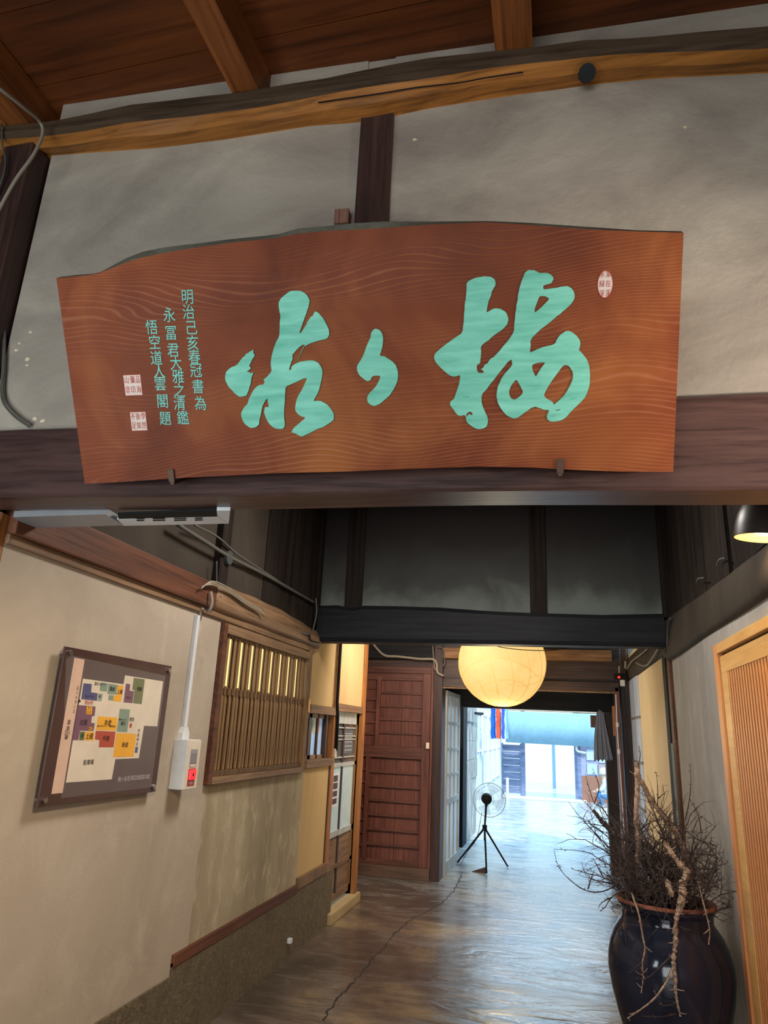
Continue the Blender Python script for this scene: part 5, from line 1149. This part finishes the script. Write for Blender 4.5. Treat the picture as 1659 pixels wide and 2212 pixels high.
g = G().add([(wc_[0]-0.11, wc_[1]-0.03, 0), (wc_[0]+0.05, wc_[1]-0.05, 0), (wc_[0]+0.05, wc_[1]+0.04, 0), (wc_[0]-0.11, wc_[1]+0.0, 0), (wc_[0]+0.05, wc_[1]-0.05, 0.055), (wc_[0]+0.05, wc_[1]+0.04, 0.055)], [(0, 3, 2, 1), (0, 1, 4), (3, 5, 2), (1, 2, 5, 4), (0, 4, 5, 3)])
tag(g.mk('door_wedge', W_DARKX), 'dark wooden wedge on the floor in front of the tripod fan', 'wedge')

# ------------------------------------------------------------------ grey cloth, plaque, box on the right pillar
g = G(); V = []; Fa = []; NX, NZ = 40, 14
for j in range(NZ+1):
    t = j/NZ
    xl_, xr_ = 1290-6*t-2*math.sin(t*3), 1303+22*t; y = 1539+104*t
    for i in range(NX+1):
        s_ = i/NX; p = on(xl_+(xr_-xl_)*s_, y-6*(1-t)*math.sin(s_*3.14)+(2.5*math.sin(i*0.8) if j == NZ else 0), 1, 9.36)
        V.append((p[0], 9.45+0.02*(0.2+t)*math.sin(s_*22+t*1.5)-0.02, p[2]))
for j in range(NZ):
    for i in range(NX): b_ = j*(NX+1)+i; Fa.append((b_, b_+1, b_+NX+2, b_+NX+1))
cl = mk('hanging_cloth', V, Fa, flat('grey_linen', srgb(158, 162, 178), 0.9, 0.1), None, True)
md = cl.modifiers.new('thick', 'SOLIDIFY'); md.thickness = 0.004
tag(cl, 'grey pleated cloth hanging from the lintel at the right pillar', 'cloth')
a_, b_ = on(1275, 1545, 1, 9.75), on(1291, 1572, 1, 9.75)
tag(box('wall_box', a_[0], b_[0], 9.70, 9.80, b_[2], a_[2], flat('brown_card', srgb(132, 98, 80), 0.8), b=0.004), 'small brown box fixed behind the grey cloth', 'box')
a_, b_ = on(1322, 1525, 1, 8.12), on(1329, 1590, 1, 8.12)
tag(box('wooden_plaque', a_[0], b_[0]+0.01, 8.11, 8.14, b_[2], a_[2], W_POSTO, b=0.003), 'narrow orange-brown wooden plaque at the right door post', 'plaque')
for (x, y, lb_) in ((1334, 1566, 'upper white insulator on the red-brown door post'), (1337, 1624, 'lower white insulator on the red-brown door post')):
    p = on(x, y, 1, 8.1); tag(G().disc(Vector(tuple(float(c) for c in p))+Vector((0, 0, -0.02)), 0.016, (0, 0, 1), 0.045, 12).mk('insulator', WHITEP), lb_, 'insulator', 'insulators on the door post')
tag(G().tube([on(1330, 1500, 1, 8.10), on(1335, 1600, 1, 8.10), on(1342, 1700, 1, 8.10), on(1350, 1830, 1, 8.10)], 0.006, 6).mk('post_conduit', WHITEP), 'white wire running down the red-brown door post', 'wire')

# ------------------------------------------------------------------ crouching person in the courtyard
def skin(name, joints, edges, radii, mat, parent, sub=2):
    me = bpy.data.meshes.new(name); me.from_pydata([tuple(j) for j in joints], edges, []); o = bpy.data.objects.new(name, me); col.objects.link(o)
    sk = o.modifiers.new('skin', 'SKIN'); o.modifiers.new('sub', 'SUBSURF').levels = sub
    for i, r_ in enumerate(radii):
        v = me.skin_vertices[0].data[i]; v.radius = (r_, r_) if not isinstance(r_, tuple) else r_; v.use_root = (i == 0)
    bpy.context.view_layer.update(); dg = bpy.context.evaluated_depsgraph_get(); m2 = bpy.data.meshes.new_from_object(o.evaluated_get(dg)); bpy.data.objects.remove(o)
    m2.name = name; m2.materials.clear(); m2.materials.append(mat)
    for p in m2.polygons: p.use_smooth = True
    n_ = bpy.data.objects.new(name, m2); col.objects.link(n_); n_.parent = parent; return n_
pf = on(1312, 1744, 2, 0.0); PXc, PYc = float(pf[0]), float(pf[1])
SKIN = flat('skin', srgb(222, 186, 160), 0.6); SHIRT = flat('white_shirt', srgb(226, 238, 240), 0.8); JEAN = flat('blue_jeans', srgb(90, 140, 186), 0.8); HAIR = flat('light_cap', srgb(236, 232, 200), 0.8)
pr = tag(empty('person', (PXc, PYc, 0)), 'person in white shirt and blue jeans crouching in the courtyard, turned left', 'person')
# faces -x; pelvis low, knees forward
torso = [(0.05, 0, 0.24), (0.04, 0, 0.36), (0.01, 0, 0.50), (-0.01, 0, 0.58), (-0.03, 0, 0.64), (-0.045, 0, 0.70), (-0.05, 0, 0.765),
  (0.0, -0.14, 0.56), (-0.10, -0.17, 0.40), (-0.24, -0.13, 0.34), (0.0, 0.14, 0.56), (-0.10, 0.17, 0.40), (-0.24, 0.13, 0.34),
  (0.03, -0.09, 0.22), (-0.22, -0.12, 0.30), (-0.10, -0.11, 0.06), (-0.24, -0.11, 0.03), (0.03, 0.09, 0.22), (-0.22, 0.12, 0.30), (-0.10, 0.11, 0.06), (-0.24, 0.11, 0.03)]
ed = [(0,1),(1,2),(2,3),(3,4),(4,5),(5,6),(3,7),(7,8),(8,9),(3,10),(10,11),(11,12),(0,13),(13,14),(14,15),(15,16),(0,17),(17,18),(18,19),(19,20)]
rd = [0.12, 0.115, 0.12, 0.10, 0.05, 0.07, 0.085, 0.055, 0.042, 0.03, 0.055, 0.042, 0.03, 0.08, 0.062, 0.042, 0.036, 0.08, 0.062, 0.042, 0.036]
body = skin('body', torso, ed, rd, SKIN, pr)
body.data.materials.append(SHIRT); body.data.materials.append(JEAN)
for p in body.data.polygons:
    c = p.center
    leg = (c.z < 0.30 and c.x > -0.30) or (c.z < 0.36 and c.x < -0.05 and c.z < 0.345 and abs(c.y) > 0.05 and c.x > -0.32)
    if c.z > 0.30 and c.z < 0.61 and c.x > -0.14: p.material_index = 1
    elif c.z < 0.36 and not (c.x < -0.20 and c.z > 0.325): p.material_index = 2
for s_ in (-1, 1):
    for k in range(5):
        y0_ = s_*0.13+(k-2)*0.014; L = (0.05, 0.065, 0.07, 0.065, 0.05)[k]
        if k == 0: pts_ = [(-0.25, y0_, 0.335), (-0.27, y0_-0.012*s_, 0.325), (-0.285, y0_-0.02*s_, 0.31)]
        else: pts_ = [(-0.26, y0_, 0.34), (-0.26-L*0.6, y0_, 0.335), (-0.26-L, y0_, 0.31)]
        g = G().tube([Vector(p)+Vector((PXc, PYc, 0)) for p in pts_], [0.009, 0.008, 0.006], 6); g.mk('finger', SKIN, pr, True)
    G().box(PXc-0.33, PXc-0.07, PYc+s_*0.11-0.045, PYc+s_*0.11+0.045, 0.0, 0.05, 0.02).mk('shoe', WHITEP, pr)
g = G(); g.lathe([(0.0, 0.135), (0.05, 0.125), (0.088, 0.09), (0.104, 0.04), (0.104, 0.0), (0.095, -0.02)], (PXc-0.04, PYc, 0.745), 20); g.mk('hair', HAIR, pr, True)
G().lathe([(0.0, 0.0), (0.012, 0.01), (0.0, 0.03)], (PXc-0.145, PYc, 0.72), 8).mk('nose', SKIN, pr)
for s_ in (-1, 1): G().disc((PXc-0.128, PYc+s_*0.03, 0.745), 0.008, (-1, 0, 0), 0.006, 8).mk('eye', BLACK, pr)
G().box(PXc-0.132, PXc-0.124, PYc-0.022, PYc+0.022, 0.69, 0.697).mk('mouth', flat('lips', srgb(180, 110, 100), 0.6), pr)
p = on(1306, 1768, 2, 0.0)
tag(G().lathe([(0.0, 0.19), (0.09, 0.185), (0.155, 0.15), (0.175, 0.09), (0.16, 0.02), (0.0, 0.0)], (p[0], p[1], 0), 24).mk('round_stone', P_OUT, smooth=True), 'pale round stone on the courtyard floor in front of the crouching person', 'stone')
# tall gateway posts of the courtyard seen between pillar and cloth
